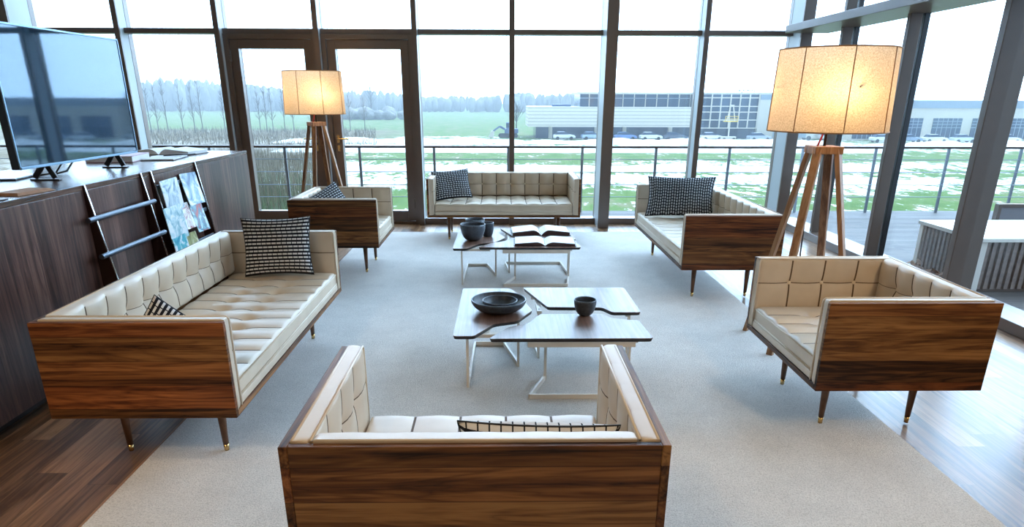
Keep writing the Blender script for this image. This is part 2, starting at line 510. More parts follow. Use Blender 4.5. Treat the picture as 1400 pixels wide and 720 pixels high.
# ------------------------------------------------------------------ room shell
GX, GY = 3.72, 9.08          # planes of the two glass walls
TZ = 2.255                   # transom height
ZC = 4.6
st('floor', MB().box(-8, -4, -0.2, 3.85, 9.2, 0), M['floor'])
st('ceiling', MB().box(-8.1, -4.1, ZC, 3.95, 9.3, ZC + 0.2), M['paint'])
st('wall_back', MB().box(-8.1, -4.2, -0.2, 3.95, -4.0, ZC), M['wall'])
st('wall_left', MB().box(-8.2, -4.2, -0.2, -8.0, 9.3, ZC), M['wall'])
st('wall_light_cutoff', MB().bar((-8, 1.17, 3.83), (3.6, 1.30, 3.83), 0.14, 1.54), M['paint'])  # unseen beam added to cut the downlights off across the rug
trim_n = [0]


def trim(mb, mat=None, bevel=0.004):
    trim_n[0] += 1
    return st('trim_%d' % trim_n[0], mb, mat or M['frame'], None, bevel)


mx_ = [-7.87, -6.725, -5.58, -4.436, -3.291, -2.146, -1.001, 0.144, 1.289, 2.434, 3.56]
for i, x in enumerate(mx_):
    if i in (2, 8, 10):      # structural posts
        yf = 8.64 if i != 10 else 8.72
        trim(MB().box(x - 0.066, yf, 0, x + 0.066, yf + 0.03, ZC).box(x - 0.064, yf + 0.03, 0, x + 0.064, 9.07, ZC, 1).box(x - 0.066, 9.07, 0, x + 0.066, 9.16, ZC), [M['frame'], M['alu']], 0)
    else:
        trim(MB().box(x - 0.03, 8.86, 0.0, x + 0.03, 8.885, ZC).box(x - 0.027, 8.885, 0.0, x + 0.027, 9.06, ZC, 1).box(x - 0.03, 9.06, 0.0, x + 0.03, 9.16, ZC), [M['frame'], M['alu']], 0)
nw = 0
for i in range(len(mx_) - 1):
    a, b = mx_[i] + 0.03, mx_[i + 1] - 0.03
    isdoor = i in (4, 5)
    trim(MB().box(a, 8.97, TZ - 0.028, b, 9.15, TZ + 0.028))
    if not isdoor:
        trim(MB().box(a, 8.95, 0.0, b, 9.15, 0.075))
        nw += 1
        st('window_%d' % nw, MB().box(a - 0.01, GY, 0.06, b + 0.01, GY + 0.012, TZ - 0.01), M['glass'])
    nw += 1
    st('window_%d' % nw, MB().box(a - 0.01, GY, TZ + 0.01, b + 0.01, GY + 0.012, ZC), M['glass'])
trim(MB().box(-8, 8.97, ZC - 0.1, 3.8, 9.15, ZC))

# glazed double doors
for n, (a, b, hs) in enumerate(((-3.261, -2.176, 1), (-2.116, -1.031, -1))):
    yF, yB = 8.985, 9.09
    fr = MB()
    fo = 0.055
    fr.box(a, 8.95, 0, a + fo, 9.14, TZ - 0.028).box(b - fo, 8.95, 0, b, 9.14, TZ - 0.028).box(a + fo, 8.95, TZ - 0.085, b - fo, 9.14, TZ - 0.028).box(a + fo, 8.95, 0, b - fo, 9.14, 0.035)
    trim(fr)
    la, lb = a + fo + 0.004, b - fo - 0.004
    z0, z1 = 0.04, TZ - 0.09
    sw, rb, rt = 0.098, 0.125, 0.098
    d = MB()
    d.box(la, yF, z0, la + sw, yB, z1).box(lb - sw, yF, z0, lb, yB, z1).box(la + sw, yF, z0, lb - sw, yB, z0 + rb).box(la + sw, yF, z1 - rt, lb - sw, yB, z1)
    door = st('door_%d' % (n + 1), d, M['frame'], None, 0.004)
    MB().box(la + sw - 0.01, GY - 0.03, z0 + rb - 0.01, lb - sw + 0.01, GY - 0.018, z1 - rt + 0.01).build('pane', M['glass'], door)
    hx = (lb - sw / 2) if hs > 0 else (la + sw / 2)
    h = MB()
    h.box(hx - 0.016, yF - 0.012, 1.00, hx + 0.016, yF, 1.09)
    h.tube([(hx, yF - 0.006, 1.05), (hx, yF - 0.055, 1.05), (hx - hs * 0.02, yF - 0.06, 1.05), (hx - hs * 0.135, yF - 0.06, 1.05)], 0.0095, 10)
    h.build('handle', M['brass'], door, smooth=False)
    MB().box(hx - 0.016, yF - 0.012, 0.90, hx + 0.016, yF, 0.97).tube([(hx, yF - 0.018, 0.935), (hx, yF, 0.935)], 0.010, 10).build('keyhole_plate', M['brass'], door)
    ex = la if hs > 0 else lb
    for hz in (0.26, 1.98):
        MB().tube([(ex, yF - 0.012, hz - 0.06), (ex, yF - 0.012, hz + 0.06)], 0.011, 10).build('hinge', M['frame_grey'], door)

# right-hand glass wall
st('wall_right', MB().box(3.62, -4.1, -0.2, 3.9, 2.80, ZC), M['wall'])
ys = [2.84, 4.12, 5.40, 6.68, 7.95, 9.0]
for i, y in enumerate(ys[:-1]):
    if abs(y - 5.40) < 0.01:
        trim(MB().box(3.61, y - 0.035, 0, 3.83, y + 0.035, ZC), M['frame_grey'])
    else:
        trim(MB().box(3.61, y - 0.03, 0, 3.715, y + 0.03, ZC), M['frame_grey'])
        trim(MB().box(3.735, y - 0.03, 0, 3.785, y + 0.03, ZC), M['black'])
trim(MB().box(3.30, 2.80, 2.235, 3.80, 8.72, 2.315), M['frame_grey'])
trim(MB().box(3.56, 2.80, 0.0, 3.84, 9.0, 0.085), M['frame'])
for i in range(len(ys) - 1):
    a, b = ys[i] + 0.03, ys[i + 1] - 0.03
    nw += 1
    st('window_%d' % nw, MB().box(GX, a, 0.08, GX + 0.012, b, 2.24), M['glass'])
    nw += 1
    st('window_%d' % nw, MB().box(GX, a, 2.31, GX + 0.012, b, ZC), M['glass'])

# ------------------------------------------------------------------ rug
rug = MB().box(-1.60, -1.2, 0.0, 1.935, 8.36, 0.008).build('area_rug', M['rug'], None, 0.004)
tag(rug, 'large cream wool rug lying under all the seating and coffee tables', 'rug')


# ------------------------------------------------------------------ upholstered box sofas
def tufted(W, H, T, nx, rows, bulge, dip, crease, name, mats, parent, mat4, rnd=0.03, edge_seam=True):
    """block of width W, height H, depth T whose +w face is buttoned; returns object and button spots"""
    p = W / nx
    us = []
    for k in range(nx):
        base = k * p
        rel = [0.0, 0.0045, 0.010, 0.022, 0.045, p / 2 - 0.012, p / 2 + 0.012, p - 0.045, p - 0.022, p - 0.010, p - 0.0045]
        us += [base + r for r in rel]
    us.append(W)
    # rounded ends
    nv = max(12, int(H / 0.016))
    vs_ = sorted(set([0.0, 0.004, 0.012, H - 0.012, H - 0.004, H] + [H * i / nv for i in range(1, nv)] + ([r + e for r in rows for e in (-0.0025, 0.0025)] if crease else [])))
    vs_ = [v for i, v in enumerate(vs_) if i == 0 or v - vs_[i - 1] > 0.0012]
    btn = [(k * p, r) for k in range(1, nx) for r in rows]

    def hgt(u, v):
        s = abs(math.sin(PI * u / p))
        if u < p / 2 or u > W - p / 2:
            e = min(u, W - u)
            s = s if abs(u - round(u / p) * p) < 1e-9 and 0 < round(u / p) < nx else max(s, min(1, e / 0.02) ** 0.5 * 0.6 if e < p / 2 else s)
        h = bulge * s ** 0.9
        e = min(v, H - v)
        h *= min(1.0, (e / rnd)) ** 0.5 if e < rnd else 1
        if crease:
            for r in rows:
                d = abs(v - r)
                h -= crease * math.exp(-(d / 0.009) ** 2)
        for (bu, bv) in btn:
            dd = (u - bu) ** 2 + (v - bv) ** 2
            if dd < 0.02:
                h -= 0.6 * dip * math.exp(-dd / 0.0008) + 0.6 * dip * math.exp(-dd / 0.0030)
        # soft edge
        eu = min(u, W - u)
        if e < 0.012:
            h -= 0.010 * (1 - e / 0.012) ** 2
        if eu < 0.012:
            h -= 0.010 * (1 - eu / 0.012) ** 2
        return T + h

    mb = MB()
    nu, nv2 = len(us), len(vs_)
    vv = [(u - W / 2, v, hgt(u, v)) for v in vs_ for u in us]
    for j in range(nv2 - 1):
        for i in range(nu - 1):
            seamf = 0
            vm = (vs_[j] + vs_[j + 1]) / 2
            for k in range(1, nx):
                if abs((us[i] + us[i + 1]) / 2 - k * p) < 0.0046 and 0.013 < vm < H - 0.013:
                    seamf = 1
            if crease:
                for r in rows:
                    if abs((vs_[j] + vs_[j + 1]) / 2 - r) < 0.0013 and vs_[j + 1] - vs_[j] < 0.006:
                        seamf = 1
            mb.f.append((j * nu + i, j * nu + i + 1, (j + 1) * nu + i + 1, (j + 1) * nu + i))
            mb.mi.append(seamf)
    mb.v = vv
    # perimeter walls and back
    per = [j * nu for j in range(nv2 - 1, 0, -1)] + list(range(nu - 1)) + [j * nu + nu - 1 for j in range(nv2 - 1)] + [(nv2 - 1) * nu + i for i in range(nu - 1, 0, -1)]
    k0 = len(mb.v)
    for q in per:
        x, y, z = mb.v[q]
        mb.v.append((x, y, 0.0))
    n = len(per)
    for a in range(n):
        b = (a + 1) % n
        mb.f.append((per[a], k0 + a, k0 + b, per[b]))
        mb.mi.append(0)
    mb.f.append(tuple(range(k0, k0 + n)))
    mb.mi.append(0)
    mb.xf(mat4)
    o = mb.build(name, mats, parent, smooth=True)
    try:
        o.data.set_sharp_from_angle(angle=R(55))
    except Exception:
        pass
    spots = [mat4 @ Vector((bu - W / 2, bv, hgt(bu, bv))) for bu, bv in btn]
    nrm = (mat4.to_3x3() @ Vector((0, 0, 1))).normalized()
    return o, spots, nrm


BTN = {}


def button(parent, loc, nrm):
    if 'm' not in BTN:
        o = MB().lathe([(0, -0.004), (0.010, -0.003), (0.0125, 0.001), (0.010, 0.005), (0.005, 0.0068), (0, 0.0072)], 12).build('button', M['piping'], None, smooth=True)
        BTN['m'] = o.data
        bpy.data.objects.remove(o)
    o = bpy.data.objects.new('button', BTN['m'])
    COL.objects.link(o)
    o.parent = parent
    o.location = loc
    o.rotation_mode = 'QUATERNION'
    o.rotation_quaternion = Vector((0, 0, 1)).rotation_difference(nrm)


def make_sofa(name, label, cat, L, loc, rz, nback, group):
    t = thing(name, label, cat, loc, rz, group)
    hd, tw, pw, z0, zt = 0.385, 0.024, 0.062, 0.271, 0.69
    lm = [M['leather'], M['seam']]
    for s in (-1, 1):
        MB().box(s * L / 2, -hd, z0, s * (L / 2 - tw), hd, zt).build('side_panel', M['walnut_y'], t, 0.003)
    MB().box(-L / 2 + tw, hd - tw, z0, L / 2 - tw, hd, zt).build('back_panel', M['walnut_x'], t, 0.003)
    MB().box(-L / 2 + tw, -hd, z0, L / 2 - tw, hd - tw, z0 + 0.026).build('base_panel', M['walnut_x'], t, 0.002)
    zb = z0 + 0.028
    # arms: slab with a buttoned inner face
    na = 4
    for s in (-1, 1):
        xo = s * (L / 2 - tw - 0.001)
        Wd = 2 * hd - tw - 0.008
        # u runs along the arm, v up, w towards the seat
        m4 = Matrix(((0, 0, -s, xo), (s * 1.0, 0, 0, -tw / 2), (0, 1, 0, zb), (0, 0, 0, 1)))
        o, sp, nr = tufted(Wd, zt + 0.004 - zb, pw - 0.012, na, [0.255], 0.011, 0.008, 0.004, 'arm_pad', lm, t, m4)
        for q in sp:
            button(o, q, nr)
        xi = xo - s * (pw - 0.006)
        pp = MB()
        for xx in (xo - s * 0.004, xi + s * 0.003):
            pp.tube([(xx, hd - tw - 0.006, zt + 0.003), (xx, -hd + 0.014, zt + 0.003), (xx, -hd + 0.006, zt - 0.006), (xx, -hd + 0.004, zt - 0.02), (xx, -hd + 0.004, zb)], 0.0042, 8)
        pp.build('piping', M['piping'], o, smooth=True)
    iw = L - 2 * (tw + pw)
    # back cushion: u along x, v up, w forward (-y)
    bz = 0.425
    m4 = Matrix(((1, 0, 0, 0), (0, 0, -1, hd - tw - 0.001), (0, 1, 0, bz), (0, 0, 0, 1)))
    o, sp, nr = tufted(iw, zt + 0.004 - bz, 0.058, nback, [0.135], 0.018, 0.018, 0.003, 'back_cushion', lm, t, m4)
    for q in sp:
        button(o, q, nr)
    MB().tube([(-iw / 2, hd - tw - 0.005, zt + 0.004), (iw / 2, hd - tw - 0.005, zt + 0.004)], 0.0042, 8).build('piping', M['piping'], o, smooth=True)
    # seat cushion: u along x, v from front to back, w up
    sy0, sy1 = -hd + 0.012, hd - tw - 0.058
    m4 = Matrix(((1, 0, 0, 0), (0, 1, 0, sy0), (0, 0, 1, 0.337), (0, 0, 0, 1)))
    sd = sy1 - sy0
    o, sp, nr = tufted(iw - 0.006, sd, 0.080, nback, [sd * 0.36, sd * 0.66], 0.0125, 0.022, 0, 'seat_cushion', lm, t, m4, rnd=0.04)
    for q in sp:
        button(o, q, nr)
    MB().tube([(-iw / 2 + 0.004, sy0 - 0.001, 0.405), (iw / 2 - 0.004, sy0 - 0.001, 0.405)], 0.004, 8).tube([(-iw / 2 + 0.004, sy0 - 0.002, 0.342), (iw / 2 - 0.004, sy0 - 0.002, 0.342)], 0.004, 8).build('piping', M['piping'], o, smooth=True)
    MB().box(-iw / 2, -hd + 0.004, zb, iw / 2, -hd + 0.3, 0.336).build('front_trim', M['leather'], t, 0.006)
    for sx in (-1, 1):
        for sy in (-1, 1):
            x, y = sx * (L / 2 - 0.228), sy * (hd - 0.166)
            lg = MB().lathe([(0, 0.03), (0.0125, 0.03), (0.023, z0 + 0.001), (0, z0 + 0.001)], 16, (x, y, 0)).build('leg', M['walnut_leg'], t, smooth=True)
            fl = MB().lathe([(0, 0.0), (0.0105, 0.0), (0.0128, 0.032), (0, 0.032)], 16, (x, y, 0)).build('ferrule', M['brass'], lg, smooth=True)
            fl['label'] = 'brass foot cap'
    return t


ZR = 0.008
SG = 'cream leather box sofas around the rug'
sofa = make_sofa('sofa', 'long cream tufted sofa with walnut sides in front of the walnut credenza', 'sofa', 2.03, (-1.104 - 0.385, 2.615 + 1.015, ZR), R(90), 11, SG)
s2 = copy_tree(sofa)
s2.location, s2.rotation_euler = (1.411 + 0.385, 5.231 + 1.016, ZR), (0, 0, R(-90))
s2['label'] = 'long cream tufted sofa on the right, behind the cream armchair and tall floor lamp'
make_sofa('sofa', 'cream tufted two seat sofa facing the camera, standing against the far glass wall', 'sofa', 1.706, (-0.815 + 0.853, 7.729 + 0.385, ZR), 0, 9, SG)
AG = 'cream leather box armchairs around the rug'
ch = make_sofa('armchair', 'cream tufted armchair with walnut sides at right, side panel towards the camera', 'armchair', 0.955, (1.443 + 0.385, 2.869 + 0.4775, ZR), R(-90), 5, AG)
c2 = copy_tree(ch)
c2.location, c2.rotation_euler = (-1.083 - 0.385, 6.092 + 0.4705, ZR), (0, 0, R(90))
c2['label'] = 'walnut sided armchair in the far left corner in front of the small floor lamp'
make_sofa('armchair', 'nearest armchair seen from behind, broad walnut back panel towards the camera', 'armchair', 1.015, (-0.066, 1.569 + 0.385, ZR), R(180), 5, AG)


# ------------------------------------------------------------------ cushions
def cushion(label, w, h, th, base, up, nrm, mat, rot=0.0, uvrot=False):
    """base = middle of lower edge (mid thickness); up and nrm give the lean; rot turns the cushion in its own plane"""
    up, nrm = Vector(up).normalized(), Vector(nrm)
    nrm = (nrm - up * nrm.dot(up)).normalized()
    right = up.cross(nrm)
    N = 26
    bm = bmesh.new()
    uvl = bm.loops.layers.uv.new('UVMap')
    grid = {}

    def pos(i, j, side):
        u, v = -1 + 2 * i / N, -1 + 2 * j / N
        b = max(0.0, (1 - abs(u) ** 2.4)) * max(0.0, (1 - abs(v) ** 2.4))
        z = side * th / 2 * b ** 0.42
        x = w / 2 * u * (1 - 0.075 * (1 - v * v) * abs(u))
        y = h / 2 * v * (1 - 0.085 * (1 - u * u) * abs(v))
        z += 0.006 * math.sin(5 * u + 2 * v) * b
        return Vector((x, y, z))
    for side in (1, -1):
        for j in range(N + 1):
            for i in range(N + 1):
                if side == -1 and (i in (0, N) or j in (0, N)):
                    grid[(i, j, -1)] = grid[(i, j, 1)]
                else:
                    grid[(i, j, side)] = bm.verts.new(pos(i, j, side))
    for side in (1, -1):
        for j in range(N):
            for i in range(N):
                q = [(i, j), (i + 1, j), (i + 1, j + 1), (i, j + 1)]
                if side == -1:
                    q = q[::-1]
                f = bm.faces.new([grid[(a, b, side)] for a, b in q])
                f.smooth = True
                for lp, (a, b) in zip(f.loops, q):
                    uu, vv = a / N * w, b / N * h
                    lp[uvl].uv = (vv, uu) if uvrot else (uu, vv)
    me = bpy.data.meshes.new('cushion')
    bm.to_mesh(me)
    bm.free()
    me.materials.append(mat)
    o = bpy.data.objects.new('cushion', me)
    COL.objects.link(o)
    rm = Matrix((right, up, nrm)).transposed()
    rl = Matrix.Rotation(rot, 3, 'Z')
    ext = h / 2 * abs(math.cos(rot)) + w / 2 * abs(math.sin(rot))
    o.matrix_world = Matrix.Translation(Vector(base) + up * ext * 0.97) @ (rm @ rl).to_4x4()
    tag(o, label, 'cushion', 'black and white woven cushions')
    # welt around the edge as its own part
    pts = [pos(i, 0, 1) for i in range(N)] + [pos(N, j, 1) for j in range(N)] + [pos(i, N, 1) for i in range(N, 0, -1)] + [pos(0, j, 1) for j in range(N, 0, -1)]
    MB().tube(pts, 0.0028, 6, closed=True).build('welt', M['black'], o, smooth=True)
    return o


SZ = 0.455
cushion('woven cushion standing upright against the far arm of the sofa by the credenza', 0.44, 0.375, 0.12, (-1.445, 4.40, SZ - 0.01), (0, 0.24, 1), (0.05, -1, 0), M['weave'], R(2))
cushion('cushion whose pointed corner shows over the near arm of the left sofa', 0.33, 0.33, 0.09, (-1.441, 2.873, 0.275), (-0.267, 0.262, 1.35), (0.354, -0.891, 0.243), M['weave'], R(45))
cushion('wide woven cushion leaning on the far arm of the right sofa', 0.65, 0.41, 0.14, (1.755, 6.74, SZ - 0.02), (0.05, 0.52, 1), (-0.25, -1, 0), M['weave_fine'], R(-4), True)
cushion('cushion leaning in the left corner of the far two seat sofa', 0.43, 0.36, 0.12, (-0.52, 8.00, SZ - 0.01), (-0.24, 0.58, 1), (0.22, -1, 0.3), M['weave_fine'], R(-2))
cushion('cushion peeping over the walnut side of the far left armchair', 0.40, 0.33, 0.12, (-1.50, 6.48, SZ), (-0.62, 0.2, 0.85), (0.7, -0.8, 0), M['weave_fine'], R(2))
cushion('cushion barely showing over the back of the nearest armchair', 0.46, 0.26, 0.11, (0.10, 1.80, 0.43), (0.02, -0.25, 1), (0, 1, 0), M['weave'], R(1))


# ------------------------------------------------------------------ coffee tables
def round_poly(pts, r=0.022, seg=5):
    out = []
    n = len(pts)
    for i in range(n):
        p, a, b = Vector(pts[i]), Vector(pts[i - 1]), Vector(pts[(i + 1) % n])
        da, db = (a - p), (b - p)
        k = min(r, da.length * 0.45, db.length * 0.45)
        A, B = p + da.normalized() * k, p + db.normalized() * k
        for s in range(seg + 1):
            q = s / seg
            out.append(tuple(A * (1 - q) ** 2 + p * 2 * q * (1 - q) + B * q * q))
    return out


TT = 0.345


def make_table(label, poly, kind):
    t = thing('coffee_table', label, 'coffee table', (0, 0, ZR), 0, 'low walnut coffee tables on the rug')
    pts = round_poly(poly)
    T = TT - ZR
    tp = MB().prism(pts, T - 0.004, T)
    tp.build('table_top', M['table_top'], t)
    cx = sum(p[0] for p in poly) / len(poly)
    cy = sum(p[1] for p in poly) / len(poly)
    p2 = [(cx + (x - cx) * 0.985, cy + (y - cy) * 0.985) for x, y in pts]
    n = len(pts)
    e = MB()
    e.add([(x, y, T - 0.0042) for x, y in pts] + [(x, y, T - 0.021) for x, y in p2], [tuple(range(n))[::-1], tuple(range(n, 2 * n))] + [(i, n + i, n + (i + 1) % n, (i + 1) % n) for i in range(n)])
    eo = e.build('edge_band', M['black_edge'], t)
    eo['label'] = 'black table edge'
    bw, bh = 0.028, 0.009
    zt = T - 0.021

    def legbar(a, b, part='leg'):
        MB().bar(a, b, 0.030, 0.015, (1, 0, 0)).build(part, M['white_steel'], t, 0.002)
    if kind == 'left':
        path = [(-0.185, 3.575), (-0.170, 4.27), (0.02, 4.27), (0.105, 3.89)]
        for x, y in (path[0], path[3]):
            legbar((x, y, 0), (x, y, zt))
        base = path
        MB().box(-0.19, 3.56, zt - 0.02, 0.06, 3.60, zt).box(-0.1, 3.6, zt - 0.02, -0.06, 4.3, zt).build('rail', M['white_steel'], t, 0.002)
    elif kind == 'front':
        base = [(0.255, 3.68), (0.155, 3.405), (0.70, 3.405), (0.735, 3.68)]
        for x, y in (base[0], base[3]):
            legbar((x, y, 0), (x, y, zt))
        MB().box(0.143, 3.447, zt - 0.036, 0.722, 3.472, zt).box(0.24, 3.47, zt - 0.02, 0.27, 3.7, zt).box(0.71, 3.47, zt - 0.02, 0.74, 3.7, zt).build('rail', M['white_steel'], t, 0.003)
    else:
        base = [(0.235, 4.04), (0.20, 4.38), (0.74, 4.38), (0.775, 3.96)]
        for x, y in (base[0], base[3]):
            legbar((x, y, 0), (x, y, zt))
        MB().box(0.2, 4.36, zt - 0.03, 0.76, 4.385, zt).box(0.22, 4.0, zt - 0.02, 0.25, 4.36, zt).box(0.75, 3.94, zt - 0.02, 0.78, 4.36, zt).build('rail', M['white_steel'], t, 0.003)
    b = MB()
    for i in range(len(base) - 1):
        b.bar((*base[i], 0.014), (*base[i + 1], 0.014), 0.014, 0.028)
    b.build('sled_base', M['white_steel'], t, 0.002)
    return t


PL = [(-0.251, 4.457), (0.06, 4.455), (0.10, 4.36), (0.19, 3.95), (0.098, 3.748), (-0.04, 3.685), (-0.145, 3.475), (-0.256, 3.475)]
PB = [(0.150, 4.473), (0.828, 4.469), (0.835, 3.905), (0.665, 3.905), (0.615, 4.005), (0.285, 4.015)]
PF = [(-0.066, 3.430), (0.045, 3.626), (0.154, 3.690), (0.23, 3.865), (0.60, 3.865), (0.65, 3.775), (0.79, 3.745), (0.812, 3.432)]
tl = make_table('left walnut table of the near cluster, under the wide nested bowls', PL, 'left')
tb = make_table('back right walnut table of the near cluster, with nothing on it', PB, 'back')
tf = make_table('nearest walnut table, holding one small charcoal bowl', PF, 'front')
for src, dx, dy, lab in ((tl, -0.148, 2.27, 'far left walnut table holding the group of deep charcoal bowls'),
                         (tb, -0.155, 2.24, 'far back walnut table under the rear open book'),
                         (tf, -0.125, 2.365, 'far front walnut table under the front open book')):
    c = copy_tree(src)
    c.location = (dx, dy, ZR)
    c['label'] = lab


# ------------------------------------------------------------------ bowls
def bowl(label, loc, rim, h, foot, wall=0.006, shallow=False, group='charcoal ceramic bowls'):
    prof = [(0.0005, 0.0), (foot, 0.0), (foot + 0.004, 0.003)]
    n = 9
    for i in range(1, n + 1):
        a = i / n
        r = foot + (rim - foot) * (math.sin(a * PI / 2) ** (0.85 if not shallow else 0.75))
        z = 0.004 + (h - 0.004) * (1 - math.cos(a * PI / 2)) ** (0.85 if not shallow else 0.8)
        prof.append((r, z))
    inner = [(r - wall, z + wall * 0.6) for r, z in prof[2:]]
    inner[-1] = (rim - wall, h)
    prof = prof + [(rim - wall * 0.5, h + 0.002)] + inner[::-1] + [(0.0005, wall + 0.004)]
    o = MB().lathe(prof, 40).build('bowl', M['bowl'], None, smooth=True)
    o.location = loc
    return tag(o, label, 'bowl', group)


bowl('wide shallow charcoal bowl on the near left table, holding a smaller bowl', (-0.012, 3.94, TT + 0.0005), 0.165, 0.072, 0.075, 0.008, True)
bowl('smaller bowl nested inside the wide shallow bowl', (-0.005, 3.935, TT + 0.0135), 0.105, 0.055, 0.045, 0.006, True)
bowl('small round charcoal bowl on the nearest walnut table', (0.492, 3.845, TT + 0.0005), 0.066, 0.095, 0.028)
bowl('deep charcoal bowl in front on the far left table', (-0.245, 6.10, TT + 0.0005), 0.112, 0.145, 0.045)
bowl('charcoal bowl standing behind the deep bowl on the far table', (-0.235, 6.42, TT + 0.0005), 0.09, 0.135, 0.035)
bowl('narrow tall charcoal cup half hidden behind the deep bowl', (-0.118, 6.30, TT + 0.0005), 0.058, 0.125, 0.036)


# ------------------------------------------------------------------ books
def open_book(label, loc, rz, w, d, mat, th=0.022, group='open books', edge=None):
    t = thing('open_book', label, 'book', loc, rz, group)
    MB().box(-w / 2, -d / 2, 0, -0.008, d / 2, 0.004).box(0.008, -d / 2, 0, w / 2, d / 2, 0.004).box(-0.008, -d / 2, 0.0, 0.008, d / 2, 0.003).build('cover', mat, t)
    for s in (-1, 1):
        n = 12
        prof = []
        for i in range(n + 1):
            q = i / n
            x = s * (0.002 + q * (w / 2 - 0.014))
            z = 0.005 + th * (math.sin(min(1, q / 0.28) * PI / 2) ** 0.8) * (1 - 0.45 * max(0, q - 0.28) / 0.72)
            prof.append((x, z))
        y0, y1 = -d / 2 + 0.006, d / 2 - 0.006
        vs = [(x, y0, z) for x, z in prof] + [(x, y1, z) for x, z in prof] + [(x, y0, 0.0042) for x, z in prof] + [(x, y1, 0.0042) for x, z in prof]
        m = n + 1
        fs = []
        for i in range(n):
            fs += [(i, i + 1, m + i + 1, m + i), (2 * m + i, 2 * m + i + 1, 3 * m + i + 1, 3 * m + i)[::-1], (i, 2 * m + i, 2 * m + i + 1, i + 1), (m + i, m + i + 1, 3 * m + i + 1, 3 * m + i)]
        fs += [(0, m, 3 * m, 2 * m), (n, 2 * m + n, 3 * m + n, m + n)]
        pb = MB().add(vs, fs)
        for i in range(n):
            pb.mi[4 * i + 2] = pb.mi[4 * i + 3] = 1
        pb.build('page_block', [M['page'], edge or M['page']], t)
    return t


def closed_book(label, loc, rz, w, d, h, mat, group=None, name='book'):
    t = thing(name, label, 'book', loc, rz, group)
    MB().box(-w / 2, -d / 2, 0, w / 2, d / 2, 0.003).box(-w / 2, -d / 2, h - 0.003, w / 2, d / 2, h).box(-w / 2, -d / 2, 0.003, -w / 2 + 0.003, d / 2, h - 0.003).build('cover', mat, t)
    MB().box(-w / 2 + 0.0032, -d / 2 + 0.004, 0.0032, w / 2 - 0.005, d / 2 - 0.004, h - 0.0032).build('page_block', M['page'], t)
    return t


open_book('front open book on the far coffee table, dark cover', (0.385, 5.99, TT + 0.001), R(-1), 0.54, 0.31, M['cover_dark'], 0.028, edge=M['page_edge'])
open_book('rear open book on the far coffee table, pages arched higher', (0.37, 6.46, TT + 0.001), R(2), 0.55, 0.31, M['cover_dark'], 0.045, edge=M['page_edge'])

# ------------------------------------------------------------------ credenza with built-in magazine racks
CX, CZ, CY0, CY1 = -2.388, 1.060, 1.3, 6.78
cr = thing('credenza', 'long walnut credenza along the left side carrying the television', 'credenza', (0, 0, 0))
MB().box(-3.4, CY0, 0.06, CX, CY1, CZ - 0.03).build('cabinet_body', M['credenza'], cr, 0.002)
MB().box(-3.4, CY0, CZ - 0.03, CX, CY1, CZ).build('cabinet_top', M['credenza_top'], cr, 0.002)
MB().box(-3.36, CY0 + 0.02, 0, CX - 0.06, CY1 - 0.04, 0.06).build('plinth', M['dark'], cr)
LEAN = 0.15                  # the rack fins deepen towards the floor


def fin_x(z):
    return CX + 0.006 + (CZ - z) * LEAN


YZX = Matrix(((1, 0, 0, 0), (0, 0, 1, 0), (0, 1, 0, 0), (0, 0, 0, 1)))
for yf in (4.055, 4.715, 4.855, 5.575):
    u = MB().prism([(CX, CZ - 0.002), (fin_x(CZ), CZ - 0.002), (fin_x(0.12), 0.12), (CX, 0.12)], yf, yf + 0.016).xf(YZX).build('rack_fin', M['fin'], cr)
    MB().bar((fin_x(CZ) + 0.002, yf + 0.008, CZ + 0.001), (fin_x(0.12) + 0.002, yf + 0.008, 0.12), 0.011, 0.005, (1, 0, 0)).build('edge_strip', M['chrome'], u)
for z in (0.875, 0.668):
    xr = fin_x(z) + 0.018
    MB().tube([(xr, 3.955, z), (xr, 4.755, z)], 0.0155, 14).build('rack_rail', M['rail'], cr, smooth=False)
for z in (0.945, 0.70, 0.50):
    xr = fin_x(z) - 0.012
    MB().box(xr - 0.010, 4.872, z - 0.014, xr + 0.004, 5.574, z + 0.014).build('rack_rail', M['rail'], cr, 0.003)


# magazines hanging in the second rack
def magazine(label, y0, y1, z0, z1, x, lean, mat, tilt=0.0):
    f = (fin_x((z0 + z1) / 2) + 0.012) / -2.36
    y0, y1, z0, z1 = y0 * f, y1 * f, 1.536 + (z0 - 1.536) * f, 1.536 + (z1 - 1.536) * f
    x, lean = fin_x(z1) + x - CX - 0.010, (z1 - z0) * LEAN + 0.004
    w, h = y1 - y0, z1 - z0
    n = 8
    vs, fs = [], []
    for k in range(n + 1):
        q = k / n
        dx = 0.022 * math.sin(q * PI * 0.5) * (1 if tilt >= 0 else -1) * 0.6 + lean * (1 - q)
        for a in (-w / 2, w / 2):
            vs.append((dx, a, q * h))
            vs.append((dx - 0.005, a, q * h))
    for k in range(n):
        b = 4 * k
        fs += [(b, b + 2, b + 6, b + 4), (b + 1, b + 5, b + 7, b + 3), (b, b + 4, b + 5, b + 1), (b + 2, b + 3, b + 7, b + 6)]
    fs += [(0, 1, 3, 2), (4 * n, 4 * n + 2, 4 * n + 3, 4 * n + 1)]
    o = MB().add(vs, fs).build('magazine', mat, None, smooth=False)
    o.location = (x, (y0 + y1) / 2, z0)
    o.rotation_euler = (tilt, 0, 0)
    return tag(o, label, 'magazine', 'magazines in the rack')


